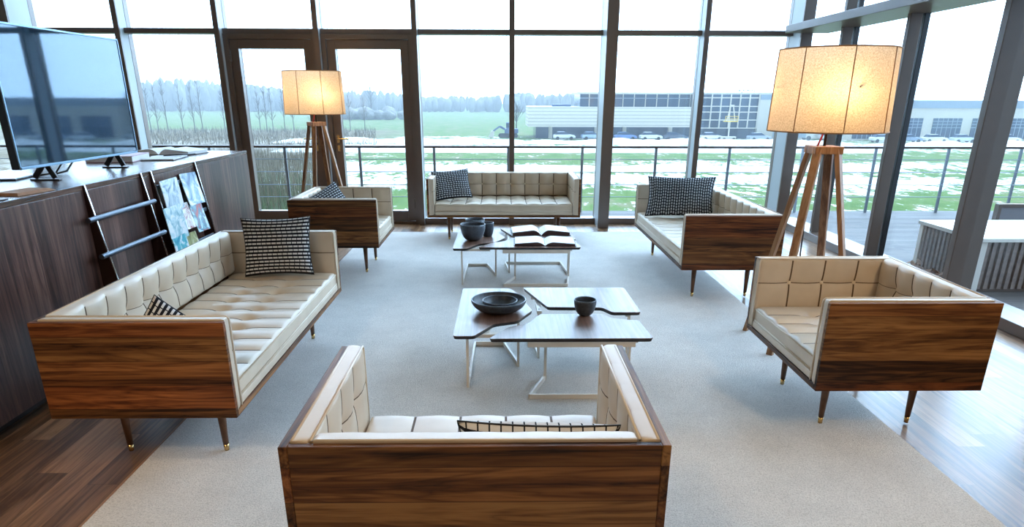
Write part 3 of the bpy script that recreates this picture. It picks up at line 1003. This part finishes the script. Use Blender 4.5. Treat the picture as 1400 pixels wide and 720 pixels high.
MW = (0.8, 0.82, 0.83)
magazine('pale magazine with a dark figure, top left in the rack', 4.93, 5.20, 0.765, 0.985, CX + 0.022, 0.05, cover('cover_figure', (0.06, 0.16, 0.28), (0.55, 0.68, 0.74), MW, 9), R(1))
magazine('white magazine with a blue picture, top right in the rack', 5.30, 5.58, 0.76, 0.99, CX + 0.022, 0.08, cover('cover_blue', (0.03, 0.12, 0.25), (0.25, 0.42, 0.52), MW, 8), R(-2))
magazine('large pale blue magazine in the middle of the rack, left', 4.90, 5.18, 0.56, 0.80, CX + 0.03, 0.06, cover('cover_pale', (0.2, 0.4, 0.46), (0.5, 0.66, 0.68), MW, 14), R(1))
magazine('small magazine with red spots in the middle of the rack', 5.20, 5.36, 0.60, 0.785, CX + 0.022, 0.04, cover('cover_spots', (0.3, 0.05, 0.06), (0.6, 0.5, 0.45), MW, 17), R(-1))
magazine('teal magazine with a red figure, middle row right', 5.38, 5.60, 0.545, 0.75, CX + 0.025, 0.05, cover('cover_teal', (0.5, 0.06, 0.04), (0.06, 0.25, 0.33), (0.6, 0.75, 0.78), 10), R(-2))
magazine('white and turquoise magazine at the bottom left of the rack', 4.95, 5.17, 0.40, 0.58, CX + 0.035, 0.05, cover('cover_turquoise', (0.02, 0.24, 0.36), (0.1, 0.45, 0.5), MW, 9), R(2))
magazine('olive green magazine at the bottom right of the rack', 5.20, 5.40, 0.41, 0.56, CX + 0.03, 0.04, cover('cover_olive', (0.2, 0.2, 0.06), (0.38, 0.37, 0.15), (0.6, 0.58, 0.4), 10), R(-2))

# things lying on the credenza
open_book('thick open book at the far end of the credenza', (-2.93, 6.38, CZ + 0.001), R(-6), 0.56, 0.34, M['cover_dark'], 0.045)
closed_book('pink covered book lying behind the right foot of the television', (-3.02, 5.70, CZ + 0.001), R(8), 0.34, 0.40, 0.045, M['cover_pink'])
open_book('flat open notebook near the front edge of the credenza', (-2.73, 5.86, CZ + 0.001), R(-82), 0.42, 0.25, M['cover_dark'], 0.012)
pen = MB().tube([(-2.74, 5.86, CZ + 0.026), (-2.56, 6.02, CZ + 0.026)], 0.006, 8).tube([(-2.56, 6.02, CZ + 0.026), (-2.545, 6.034, CZ + 0.026)], [0.006, 0.001], 8).build('pen', M['black'], None, smooth=True)
tag(pen, 'black pen lying across the flat notebook', 'pen')
b = open_book('slim open brochure on the left of the credenza, by the tan paper', (-2.55, 3.30, CZ + 0.001), R(85), 0.36, 0.24, M['cover_dark'], 0.006)
pm = MB()
for k in range(4):
    pm.box(-0.08 + 0.006 * k, -0.13 + 0.004 * k, 0.0035 * k, 0.08 - 0.004 * k, 0.13 - 0.008 * k, 0.0035 * k + 0.003)
pp = pm.build('folded_paper', M['orange_paper'], None, 0.0015)
pp.location, pp.rotation_euler = (-2.50, 3.72, CZ + 0.001), (0, 0, R(-8))
tag(pp, 'tan folded paper on the credenza in front of the television', 'paper')
tab = thing('tablet', 'dark tablet lying behind the near end of the television', 'tablet', (-3.05, 4.42, CZ + 0.001), R(10))
MB().box(-0.12, -0.17, 0, 0.12, 0.17, 0.010).build('casing', M['tv_side'], tab, 0.003)
MB().box(-0.108, -0.158, 0.0102, 0.108, 0.158, 0.0112).build('screen', M['screen'], tab)

# television
tv = thing('television', 'large flat television with glossy screen standing on the credenza', 'television', (-2.70, 4.70, CZ))
ty0, ty1, tz0, tz1 = -0.67, 0.67, 0.085, 0.85
MB().box(-0.045, ty0, tz0, 0.0, ty1, tz1).box(-0.085, ty0 + 0.1, tz0 + 0.08, -0.045, ty1 - 0.1, tz1 - 0.18).build('casing', M['tv_side'], tv, 0.004)
MB().box(0.0005, ty0 + 0.012, tz0 + 0.016, 0.003, ty1 - 0.012, tz1 - 0.012).build('screen', M['screen'], tv)
bz = MB()
bz.box(0, ty0, tz0, 0.007, ty1, tz0 + 0.014).box(0, ty0, tz1 - 0.010, 0.007, ty1, tz1).box(0, ty0, tz0, 0.007, ty0 + 0.010, tz1).box(0, ty1 - 0.010, tz0, 0.007, ty1, tz1)
o = bz.build('bezel', plain('blue_grey_bezel', (0.30, 0.46, 0.62), 0.25, 0.6), tv, 0.001)
for y in (-0.40, 0.40):
    ft = MB()
    ft.bar((-0.02, y, tz0 + 0.02), (0.022, y, 0.014), 0.032, 0.016, (0, 1, 0)).bar((-0.03, y, tz0 + 0.02), (-0.10, y, 0.014), 0.032, 0.014, (0, 1, 0))
    ft.box(-0.125, y - 0.016, 0.0008, 0.05, y + 0.016, 0.009)
    ft.build('foot', M['black'], tv, 0.002)
cb = MB().tube([(-0.08, 0.05, 0.20), (-0.10, 0.02, 0.08), (-0.12, -0.04, 0.02), (-0.16, -0.1, 0.008), (-0.2, -0.02, 0.008)], 0.006, 8).tube([(-0.08, -0.12, 0.20), (-0.10, -0.1, 0.08), (-0.13, -0.14, 0.02), (-0.2, -0.2, 0.008)], 0.006, 8).build('cable', M['black'], tv, smooth=True)


# ------------------------------------------------------------------ floor lamps
def make_lamp(label, loc, rz):
    t = thing('floor_lamp', label, 'floor lamp', loc, rz, 'wooden tripod floor lamps')
    zc = 1.262
    for sx in (-1, 1):
        for sy in (-1, 1):
            a = Vector((sx * 0.058, sy * 0.058, zc - 0.005))
            b = Vector((sx * 0.245, sy * 0.245, 0.0))
            m = MB()
            w0, w1, th = 0.050, 0.040, 0.030
            d = Vector((sx, -sy, 0)).normalized()     # width runs across the splay
            e = Vector((sx, sy, 0)).normalized()
            vs = []
            for p, w in ((a, w0), (b, w1)):
                for i, j in ((-1, -1), (1, -1), (1, 1), (-1, 1)):
                    vs.append(p + d * i * w / 2 + e * j * th / 2)
            m.add(vs, [(3, 2, 1, 0), (4, 5, 6, 7)] + [(i, (i + 1) % 4, (i + 1) % 4 + 4, i + 4) for i in range(4)])
            m.build('leg', M['oak_leg'], t, 0.003)
    MB().box(-0.085, -0.085, zc - 0.04, 0.085, 0.085, zc + 0.004).build('cap', M['oak_leg'], t, 0.004)
    MB().tube([(0, 0, zc), (0, 0, 1.60)], 0.009, 10).build('stem', M['black'], t, smooth=True)
    cdm = MB().tube([(-0.05, -0.02, zc + 0.004), (-0.035, -0.02, zc + 0.05), (-0.008, -0.012, zc + 0.13), (0, -0.012, zc + 0.2)], 0.006, 8).build('cord', M['cable_red'], t, smooth=True)
    cdm['label'] = 'red cord'
    pts = [(-0.03, 0, zc - 0.04), (-0.05, 0.0, 0.9), (-0.045, 0, 0.6), (0.02, 0, 0.35), (0.12, 0.02, 0.1), (0.16, 0.05, 0.012)]
    MB().tube(pts, 0.005, 8).build('cord', M['black'], t, smooth=True)
    # shade: drum with eight slightly flattened bays
    z0, z1, n = 1.352, 1.800, 64
    sh = MB()

    def rad(a, base):
        k = ((a + R(9)) % (PI / 4)) - PI / 8
        return base * (1 - 0.4 * (1 - math.cos(PI / 8) / math.cos(k)))
    rb, rt = 0.345, 0.330
    rows = 6
    vs, fs = [], []
    for dr in (0.0,):
        for k in range(rows + 1):
            q = k / rows
            for j in range(n):
                a = 2 * PI * j / n
                r = rad(a, rb + (rt - rb) * q) + dr
                vs.append((r * math.cos(a), r * math.sin(a), z0 + (z1 - z0) * q))
    for k in range(rows):
        for j in range(n):
            j2 = (j + 1) % n
            fs.append((k * n + j, k * n + j2, (k + 1) * n + j2, (k + 1) * n + j))
    so = sh.add(vs, fs).build('lamp_shade', M['shade'], t, smooth=True)
    rm = MB()
    for z, rr in ((z0, rb), (z1, rt)):
        rm.tube([(rad(2 * PI * j / n, rr) * math.cos(2 * PI * j / n), rad(2 * PI * j / n, rr) * math.sin(2 * PI * j / n), z) for j in range(n)], 0.0042, 6, closed=True)
    rm.build('rim', M['shade_rib'], so, smooth=True)
    for k in range(8):
        a = k * PI / 4 - R(9)
        MB().tube([((rb + 0.001) * math.cos(a), (rb + 0.001) * math.sin(a), z0), ((rt + 0.001) * math.cos(a), (rt + 0.001) * math.sin(a), z1)], 0.003, 6).build('rib', M['shade_rib'], so, smooth=True)
    MB().box(-0.33, -0.004, 1.59, 0.33, 0.004, 1.598).box(-0.004, -0.33, 1.59, 0.004, 0.33, 1.598).build('spider', M['black'], t)
    for k in range(3):
        a = 2 * PI * k / 3 + 0.35
        x, y = 0.20 * math.cos(a), 0.20 * math.sin(a)
        MB().lathe([(0.0003, -0.03), (0.016, -0.028), (0.028, -0.008), (0.03, 0.008), (0.02, 0.028), (0.0003, 0.036)], 14, (x, y, 1.565)).build('bulb', M['bulb'], t, smooth=True)
        MB().tube([(0, 0, 1.53), (x * 0.8, y * 0.8, 1.525), (x, y, 1.545)], 0.008, 8).build('socket', M['black'], t)
    return t


lamp = make_lamp('tall wooden floor lamp with lit drum shade behind the right armchair', (1.965, 4.32, 0.0), R(-1))
l2 = copy_tree(lamp)
l2.location, l2.rotation_euler = (-2.105, 8.36, 0), (0, 0, R(38))
l2['label'] = 'far floor lamp with lit drum shade in front of the glazed doors'

# ------------------------------------------------------------------ terrace
DZ = -0.06
st('floor_terrace', MB().box(-12, 9.16, DZ - 0.2, 14, 10.46, DZ).box(3.86, -4, DZ - 0.2, 14, 9.16, DZ), M['deck'])
rl = thing('balcony_railing', 'steel terrace railing with dark handrail and four wires', 'railing', (0, 10.3, 0))
MB().box(-12, -0.03, 0.855, 14, 0.03, 0.885).build('handrail', plain('dark_handrail', (0.05, 0.028, 0.022), 0.35), rl)
x = -11.62
while x < 13.9:
    MB().box(x - 0.018, -0.012, DZ - 0.1, x + 0.018, 0.012, 0.856).build('post', M['steel'], rl)
    x += 1.067
for z in (0.70, 0.525, 0.343, 0.17):
    MB().tube([(-12, -0.016, z), (14, -0.016, z)], 0.0055, 6).build('wire', M['steel'], rl)

sb = thing('slatted_box', 'white topped slatted wooden box standing on the terrace outside', 'planter box', (4.13, 5.80, DZ))
bw, bd, bh = 1.55, 0.92, 0.48
MB().box(-0.015, -0.015, bh - 0.035, bw + 0.015, bd + 0.015, bh).build('lid', M['white_steel'], sb, 0.004)
MB().box(0.03, 0.03, 0, bw - 0.03, bd - 0.03, bh - 0.035).build('carcass', plain('dark_slat_backing', (0.10, 0.065, 0.05), 0.7), sb)
fr = MB()
for (a, b) in ((0, 0), (bw - 0.06, 0), (0, bd - 0.06), (bw - 0.06, bd - 0.06)):
    fr.box(a, b, 0, a + 0.06, b + 0.06, bh - 0.036)
fr.build('corner_frame', M['white_steel'], sb, 0.003)
for k in range(24):
    xx = 0.075 + k * (bw - 0.15) / 23
    MB().box(xx - 0.017, 0.008, 0.03, xx + 0.017, 0.03, bh - 0.036).build('slat', M['slat'], sb)
for k in range(13):
    yy = 0.085 + k * (bd - 0.17) / 12
    MB().box(0.008, yy - 0.017, 0.03, 0.03, yy + 0.017, bh - 0.036).build('slat', M['slat'], sb)
ps = thing('privacy_screen', 'grey upright panel on the terrace beyond the slatted box', 'screen', (7.0, 8.4, DZ))
MB().box(-0.9, -0.03, 0.06, 0.9, 0.03, 0.36).build('panel', plain('grey_panel', (0.22, 0.21, 0.22), 0.6), ps, 0.004)
MB().box(-0.94, -0.04, 0, -0.9, 0.04, 0.40).box(0.9, -0.04, 0, 0.94, 0.04, 0.40).box(-0.9, -0.04, 0.36, 0.9, 0.04, 0.40).build('frame', M['frame_grey'], ps, 0.003)
lv = MB()
for k in range(90):
    c = Vector((random.uniform(3.92, 4.10), random.uniform(5.75, 6.55), DZ + random.uniform(0.004, 0.10)))
    m4 = Matrix.Translation(c) @ Euler((random.uniform(-1, 1), random.uniform(-1, 1), random.uniform(0, 6.3))).to_matrix().to_4x4()
    q = [m4 @ Vector(v) for v in ((-0.05, 0, 0), (-0.015, 0.022, 0.006), (0.03, 0.018, 0.004), (0.055, 0, 0.01), (0.03, -0.018, 0.004), (-0.015, -0.022, 0.006))]
    lv.add(q, [(0, 1, 2, 3, 4, 5)])
lo = lv.build('leaves', M['leaf'])
tag(lo, 'brown dry leaves heaped at the foot of the slatted box', 'leaves', None, 'stuff')

# ------------------------------------------------------------------ outside: ground, haze
GZ = -6.0
g = MB().box(-700, 10.6, GZ - 0.5, 700, 900, GZ).build('ground', M['meadow'])
structure(g)
hz = MB().box(-420, 30, GZ - 0.3, 420, 470, 40).build('haze', M['haze'])
tag(hz, 'thin pale winter haze over the meadow', 'haze', None, 'stuff')


# snow ridges
def ridge(label, x0, x1, y0, y1, h, seed, mat=None, dirt=True):
    rnd = random.Random(seed)
    nx, ny = 60, 8
    vs, fs = [], []
    ph = [rnd.uniform(0, 6.28) for _ in range(6)]
    for i in range(nx + 1):
        for j in range(ny + 1):
            u, v = i / nx, j / ny
            prof = math.sin(PI * v) ** 0.8 * math.sin(PI * u) ** 0.35
            n = 0.62 + 0.16 * math.sin(9 * u * 3 + ph[0]) + 0.12 * math.sin(23 * u + 3 * v + ph[1]) + 0.14 * rnd.uniform(-1, 1)
            vs.append((x0 + (x1 - x0) * u, y0 + (y1 - y0) * v, GZ + 0.0 + h * prof * n - 0.02))
    for i in range(nx):
        for j in range(ny):
            a = i * (ny + 1) + j
            fs.append((a, a + ny + 1, a + ny + 2, a + 1))
    o = MB().add(vs, fs).build('snow', mat or M['snow'], smooth=True)
    return tag(o, label, 'snow', None, 'stuff')


ridge('low snow bank in front of the parked cars', 4, 62, 124, 131, 1.1, 1)
ridge('snow bank in the middle of the meadow by the digger', -40, 4, 126, 136, 0.9, 2)
ridge('long snow strip nearer the terrace railing', -34, 60, 104, 112, 0.7, 3)
ridge('snow bank in front of the white warehouse on the right', 64, 112, 118, 126, 1.0, 4)
ridge('rough snow strip closest to the terrace', -20, 46, 76, 84, 0.5, 5)


# ------------------------------------------------------------------ buildings
off = thing('office_building', 'long white clad office building with glazed tower across the meadow', 'building', (0, 140, GZ))
H0 = 5.5
MB().box(5.4, 0, 2.20, 37.2, 14, 5.85).build('clad_block', M['clad'], off)
MB().box(7.0, 2.2, 0, 37.2, 13, 2.2).build('ground_storey', M['bglass'], off)
for xx in (9.5, 18.5, 24, 33):
    MB().box(xx, 1.2, 0, xx + 0.7, 2.3, 2.2).build('column', M['bwhite'], off)
MB().box(15.6, 3, 5.85, 37.2, 14, 8.15).build('upper_storey', M['bglass'], off)
MB().box(15.0, 1.6, 8.15, 53.5, 14.5, 8.5).build('roof', M['bwhite'], off)
for k in range(10):
    xx = 17.4 + k * 2.2
    MB().box(xx - 0.09, 2.85, 5.85, xx + 0.09, 3.0, 8.15).build('mullion', M['bwhite'], off)
MB().box(15.6, 2.8, 7.35, 37.2, 3.0, 7.5).build('transom', M['bgrey'], off)
MB().box(37.2, 1.5, 1.9, 50.4, 14, 8.15).build('glass_tower', M['bglass'], off)
for k in range(8):
    xx = 37.3 + k * 1.85
    MB().box(xx - 0.11, 1.3, 1.9, xx + 0.11, 1.5, 8.15).build('mullion', M['bwhite'], off)
for z in (2.0, 3.5, 4.95, 6.0, 7.55):
    MB().box(37.2, 1.28, z - 0.09, 50.4, 1.48, z + 0.09).build('transom', M['bwhite'], off)
MB().box(37.2, 2.5, 0, 50.4, 14, 1.9).build('ground_storey', M['bglass'], off)
MB().box(50.4, 1.3, 0, 66, 14, 8.15).build('white_wall', M['bwhite'], off)
MB().box(50.4, 1.2, 7.2, 66, 1.3, 8.15).build('band', M['bgrey'], off)
for a, b, c, d in ((53.0, 55.2, 4.6, 6.7),):
    w = MB().box(a, 1.05, c, b, 1.28, d).build('window', M['bwhite'], off)
    MB().box(a + 0.12, 1.0, c + 0.12, b - 0.12, 1.04, d - 0.12).build('pane', M['bglass'], w)
sg = MB()
for k, (w, h) in enumerate(((0.35, 0.25), (0.12, 0.22), (0.3, 0.3), (0.14, 0.42), (0.3, 0.3), (0.3, 0.24), (0.3, 0.3), (0.3, 0.22))):
    sg.box(46.0 + k * 0.42, 1.5, 8.72, 46.0 + k * 0.42 + w, 1.6, 8.72 + h)
for xx in (46.2, 49.0):
    sg.box(xx, 1.52, 8.5, xx + 0.05, 1.58, 8.75)
sgo = sg.build('roof_sign', M['digger'], off)
MB().box(10.2, 3.5, 5.85, 13.9, 6, 6.25).build('roof_unit', M['digger'], off)

wh = thing('warehouse', 'white warehouse with large gridded windows at far right', 'building', (0, 138, GZ))
MB().box(66.2, 0, 0, 160, 25, 5.9).build('wall', M['bwhite'], wh)
MB().box(66.2, -0.25, 5.8, 160, 25, 7.2).build('roof_band', M['bgrey'], wh)
for k in range(9):
    x0 = 67.8 + k * 7.6
    w = MB().box(x0, -0.12, 0.25, x0 + 5.6, -0.01, 4.0).build('window', M['bglass'], wh)
    gr = MB()
    for j in range(1, 6):
        gr.box(x0 + 5.6 * j / 6 - 0.05, -0.17, 0.25, x0 + 5.6 * j / 6 + 0.05, -0.11, 4.0)
    for z in (2.3, 2.9, 3.45):
        gr.box(x0, -0.165, z - 0.05, x0 + 5.6, -0.115, z + 0.05)
    gr.build('glazing_bars', M['bgrey'], w)
vt = MB().lathe([(0.001, 7.2), (0.6, 7.2), (0.6, 7.9), (0.2, 8.5), (0.2, 8.8), (0.001, 8.8)], 14, (97.5, 4, 0)).build('roof_vent', M['bgrey'], wh, smooth=True)


# ------------------------------------------------------------------ vehicles
def make_car(label, loc, rz, col, name='car'):
    t = thing(name, label, 'car', loc, rz, 'cars parked across the meadow')
    paint = plain('car_paint', col, 0.25, 0.2)
    side = [(-2.1, 0.35), (-2.1, 0.8), (-1.95, 0.92), (-1.2, 0.98), (1.0, 0.98), (1.9, 0.82), (2.1, 0.6), (2.1, 0.35)]
    m = MB().prism(side, -0.85, 0.85).xf(Matrix(((1, 0, 0, 0), (0, 0, 1, 0), (0, 1, 0, 0), (0, 0, 0, 1))))
    m.build('body', paint, t, 0.05)
    cab = [(-1.75, 0.97), (-1.35, 1.42), (0.1, 1.45), (0.95, 0.97)]
    MB().prism(cab, -0.72, 0.72).xf(Matrix(((1, 0, 0, 0), (0, 0, 1, 0), (0, 1, 0, 0), (0, 0, 0, 1)))).build('windows', M['bglass'], t, 0.04)
    MB().box(-1.33, -0.66, 1.42, 0.1, 0.66, 1.47).build('roof', paint, t, 0.02)
    for sx in (-1.3, 1.3):
        for sy in (-0.86, 0.7):
            MB().tube([(sx, sy, 0.32), (sx, sy + 0.16, 0.32)], 0.32, 16).build('wheel', M['tyre'], t)
    return t


cars = [(12.2, 137.3, 0, (0.7, 0.72, 0.75), 'pale car under the left end of the white clad block'),
        (17.6, 137.6, 4, (0.35, 0.45, 0.6), 'blue grey car under the white clad block left of the thick post'),
        (23.8, 136.8, 0, (0.12, 0.2, 0.4), 'dark blue car just right of the thick window post'),
        (28.6, 136.5, 3, (0.75, 0.76, 0.78), 'white car left in the row before the white clad block'),
        (33.2, 136.8, -3, (0.08, 0.1, 0.14), 'black car in the row before the white clad block'),
        (39.9, 135.6, 0, (0.78, 0.78, 0.8), 'white car before the glazed tower'),
        (48.6, 134.6, 5, (0.4, 0.44, 0.5), 'grey car before the white wall right of the tower'),
        (62.9, 136.3, 0, (0.7, 0.7, 0.7), 'silver car seen between the lamp and corner post'),
        (69.8, 130.5, 2, (0.75, 0.77, 0.8), 'white car at the left end of the warehouse'),
        (74.6, 130.2, 0, (0.25, 0.32, 0.42), 'slate car before the first warehouse window'),
        (79.4, 130.4, -2, (0.72, 0.7, 0.66), 'cream car before the warehouse windows'),
        (84.4, 130.0, 0, (0.5, 0.55, 0.6), 'light grey car between the warehouse windows'),
        (92.8, 130.3, 0, (0.76, 0.77, 0.78), 'white car at the right edge of the warehouse view')]
for x, y, a, c, lab in cars:
    make_car(lab, (x, y, GZ), R(a), c)

vn = thing('van', 'grey box van parked right of the glazed tower', 'van', (56.0, 137.0, GZ))
MB().box(-3.6, -1.1, 0.5, 2.0, 1.1, 2.5).build('cargo_box', M['bgrey'], vn, 0.04)
MB().prism([(2.0, 0.45), (3.7, 0.45), (3.7, 1.2), (3.1, 1.95), (2.0, 1.95)], -1.0, 1.0).xf(Matrix(((1, 0, 0, 0), (0, 0, 1, 0), (0, 1, 0, 0), (0, 0, 0, 1)))).build('cab', M['bwhite'], vn, 0.04)
for sx in (-2.3, 2.6):
    for sy in (-1.1, 0.9):
        MB().tube([(sx, sy, 0.42), (sx, sy + 0.2, 0.42)], 0.42, 16).build('wheel', M['tyre'], vn)

lf = thing('access_platform', 'white and yellow lift platform on a mast before the glazed tower', 'lift', (42.6, 134.0, GZ))
MB().box(-0.11, -0.1, 0.4, 0.11, 0.1, 3.4).build('mast', M['bwhite'], lf)
MB().box(-1.3, -0.6, 0.3, 1.3, 0.6, 0.8).build('chassis', M['bwhite'], lf)
MB().box(-1.1, -0.6, 3.4, 1.3, 0.6, 3.55).box(-1.1, -0.62, 3.55, -1.0, -0.55, 4.4).box(1.2, -0.62, 3.55, 1.3, -0.55, 4.4).box(-1.1, -0.62, 4.3, 1.3, -0.55, 4.4).box(-1.1, -0.62, 3.9, 1.3, -0.55, 3.98).build('basket', M['yellow'], lf)
MB().bar((-0.6, 0, 3.5), (-0.15, 0, 6.2), 0.16, 0.16).bar((0.9, 0, 3.5), (0.35, 0, 6.2), 0.16, 0.16).box(-0.25, -0.1, 6.1, 0.5, 0.1, 6.35).build('boom', M['bwhite'], lf)
for sx in (-0.9, 0.9):
    for sy in (-0.6, 0.45):
        MB().tube([(sx, sy, 0.3), (sx, sy + 0.15, 0.3)], 0.3, 14).build('wheel', M['tyre'], lf)

dg = thing('excavator', 'blue digger working in the snow beside the white building', 'excavator', (1.6, 144, GZ))
for sy in (-0.9, 0.9):
    MB().prism([(-1.7, 0.05), (1.7, 0.05), (2.0, 0.4), (1.7, 0.8), (-1.7, 0.8), (-2.0, 0.4)], sy - 0.25, sy + 0.25).xf(Matrix(((1, 0, 0, 0), (0, 0, 1, 0), (0, 1, 0, 0), (0, 0, 0, 1)))).build('track', M['tyre'], dg)
MB().box(-0.7, -1, 0.85, 2.0, 1, 1.7).build('body', M['digger'], dg, 0.08)
cb_ = MB().box(-0.4, -0.9, 1.7, 0.9, 0.2, 2.9).build('cab', M['digger'], dg, 0.06)
MB().box(-0.42, -0.93, 1.95, 0.7, -0.88, 2.7).build('pane', M['bglass'], cb_)
MB().bar((-0.5, 0.5, 1.5), (-1.7, 0.5, 2.1), 0.3, 0.4).bar((-1.7, 0.5, 2.1), (-3.0, 0.5, 1.2), 0.26, 0.32).build('boom', M['digger'], dg)
MB().prism([(-4.0, 0.1), (-2.9, 0.1), (-2.7, 1.2), (-3.3, 1.3)], 0.0, 1.0).xf(Matrix(((1, 0, 0, 0), (0, 0, 1, 0), (0, 1, 0, 0), (0, 0, 0, 1)))).build('bucket', M['bwhite'], dg)
po = MB().tube([(-14.4, 122, GZ), (-14.4, 122, GZ + 1.9)], [0.22, 0.12], 8).lathe([(0.001, 0.0), (0.5, 0.0), (0.3, 0.35), (0.001, 0.4)], 10, (-14.4, 122, GZ)).build('marker_post', M['digger'])
tag(po, 'dark marker post standing alone in the snowy meadow', 'post')


# ------------------------------------------------------------------ trees
def bare_tree(label, loc, h, seed, spread, group, r0=0.13, branches=26):
    rnd = random.Random(seed)
    t = thing('bare_tree', label, 'tree', loc, 0, group)
    MB().tube([(0, 0, 0), (rnd.uniform(-.1, .1), 0, h * 0.5), (rnd.uniform(-.25, .25), 0, h)], [r0, r0 * 0.6, 0.02], 6).build('trunk', M['bark'], t)
    m = MB()
    for k in range(branches):
        z = h * rnd.uniform(0.22, 0.95)
        a = rnd.uniform(0, 6.28)
        ln = spread * (1.1 - z / h) * rnd.uniform(0.6, 1.2) + 0.25
        d = Vector((math.cos(a) * ln, math.sin(a) * ln, ln * rnd.uniform(1.0, 2.0)))
        p = Vector((0, 0, z))
        m.tube([p, p + d * 0.5 + Vector((0, 0, -0.05)), p + d], [0.04, 0.03, 0.012], 4)
        for j in range(2):
            q = p + d * rnd.uniform(0.4, 0.8)
            m.tube([q, q + Vector((rnd.uniform(-.6, .6), rnd.uniform(-.6, .6), rnd.uniform(0.4, 1.0))) * ln * 0.5], [0.025, 0.008], 4)
    m.build('branches', M['bark'], t)
    return t


k = 0
for x, y, h in ((-76.5, 160, 9.4), (-71.5, 157, 9.8), (-66.5, 159, 9.3), (-55.8, 161, 9.2), (-52.2, 163, 8.9), (-48.8, 165, 8.8), (-74, 158, 8.8), (-69.5, 160, 9.2), (-64, 157, 10.4), (-61.5, 163, 8.6), (-57.5, 160, 8.4), (-54, 164, 9.0), (-50.5, 162, 8.5), (-47, 166, 8.2), (-43.5, 168, 8.0), (-41, 168, 7.8), (-38, 170, 7.4), (-35, 170, 7.2), (-32, 172, 7.0)):
    bare_tree('slim bare tree of the row crossing the meadow at left', (x, y, GZ), h * 1.12, 100 + k, 1.15, 'row of slim bare trees')
    k += 1
bare_tree('larger bare tree in the hazy middle distance beyond the doors', (-46, 262, GZ), 13, 300, 4.5, None, 0.3, 60)
bare_tree('bare tree at the left end of the white clad building', (3.4, 152, GZ), 6.4, 310, 2.2, None, 0.16, 40)
bare_tree('low bare thorn tree at far left beside the first window post', (-63, 120, GZ), 6.0, 320, 3.2, None, 0.15, 70)

rnd = random.Random(5)
fm = MB()
ICO = []
bm = bmesh.new()
bmesh.ops.create_icosphere(bm, subdivisions=2, radius=1.0)
ICO = ([v.co.copy() for v in bm.verts], [tuple(v.index for v in f.verts) for f in bm.faces])
bm.free()


def forest_h(x):
    # taller on the left, falling towards the middle
    a = max(0.0, min(1.0, (-60 - x) / 90.0))
    return 8.6 + 6.0 * a + 1.0 * math.sin(x * 0.06) + 0.6 * math.sin(x * 0.17)


for k in range(900):
    x = rnd.uniform(-330, 140)
    y = rnd.uniform(385, 430)
    h = forest_h(x) * rnd.uniform(0.8, 1.06)
    w = rnd.uniform(1.3, 2.9)
    fm.add([Vector((x + v.x * w * rnd.uniform(0.85, 1.1), y + v.y * w, GZ + h * 0.5 + v.z * h * 0.52 * rnd.uniform(0.9, 1.08))) for v in ICO[0]], ICO[1])
fo = fm.build('forest', M['forest'], None, smooth=False)
tag(fo, 'hazy blue belt of distant forest on the horizon', 'forest', None, 'stuff')
bh = MB()
for k in range(26):
    x, y = rnd.uniform(-56, -34), rnd.uniform(255, 270)
    w, h = rnd.uniform(1.5, 3.0), rnd.uniform(2.0, 4.6)
    bh.add([Vector((x + v.x * w * rnd.uniform(0.8, 1.15), y + v.y * w, GZ + h * 0.5 + v.z * h * 0.55)) for v in ICO[0]], ICO[1])
bo = bh.build('undergrowth', M['forest'])
tag(bo, 'dark scrub around the larger bare tree in the distance', 'shrubs', None, 'stuff')


def reeds(label, n, x0, x1, y0, y1, hmin, hmax, mat, seed, wid=0.035):
    rnd = random.Random(seed)
    m = MB()
    for k in range(n):
        y = rnd.uniform(y0, y1)
        x = rnd.uniform(x0, x1) * (y / y1)
        h = rnd.uniform(hmin, hmax)
        a = rnd.uniform(0, 3.14)
        dx, dy = math.cos(a) * wid, math.sin(a) * wid
        lx, ly = rnd.uniform(-.3, .3), rnd.uniform(-.3, .3)
        m.add([(x - dx, y - dy, GZ), (x + dx, y + dy, GZ), (x + lx, y + ly, GZ + h)], [(0, 1, 2)])
    o = m.build('reeds', mat)
    return tag(o, label, 'reeds', None, 'stuff')


reeds('dry straw coloured reeds below the terrace at left', 9000, -62, -21, 46, 96, 1.2, 2.6, M['reed'], 11)
reeds('greenish reeds among the dry ones below the terrace at left', 4000, -40, -18, 42, 66, 0.8, 1.8, M['reed_green'], 12)
reeds('brown scrub along the edge of the green field', 5000, -110, -30, 120, 175, 0.4, 1.5, M['reed'], 13, 0.06)
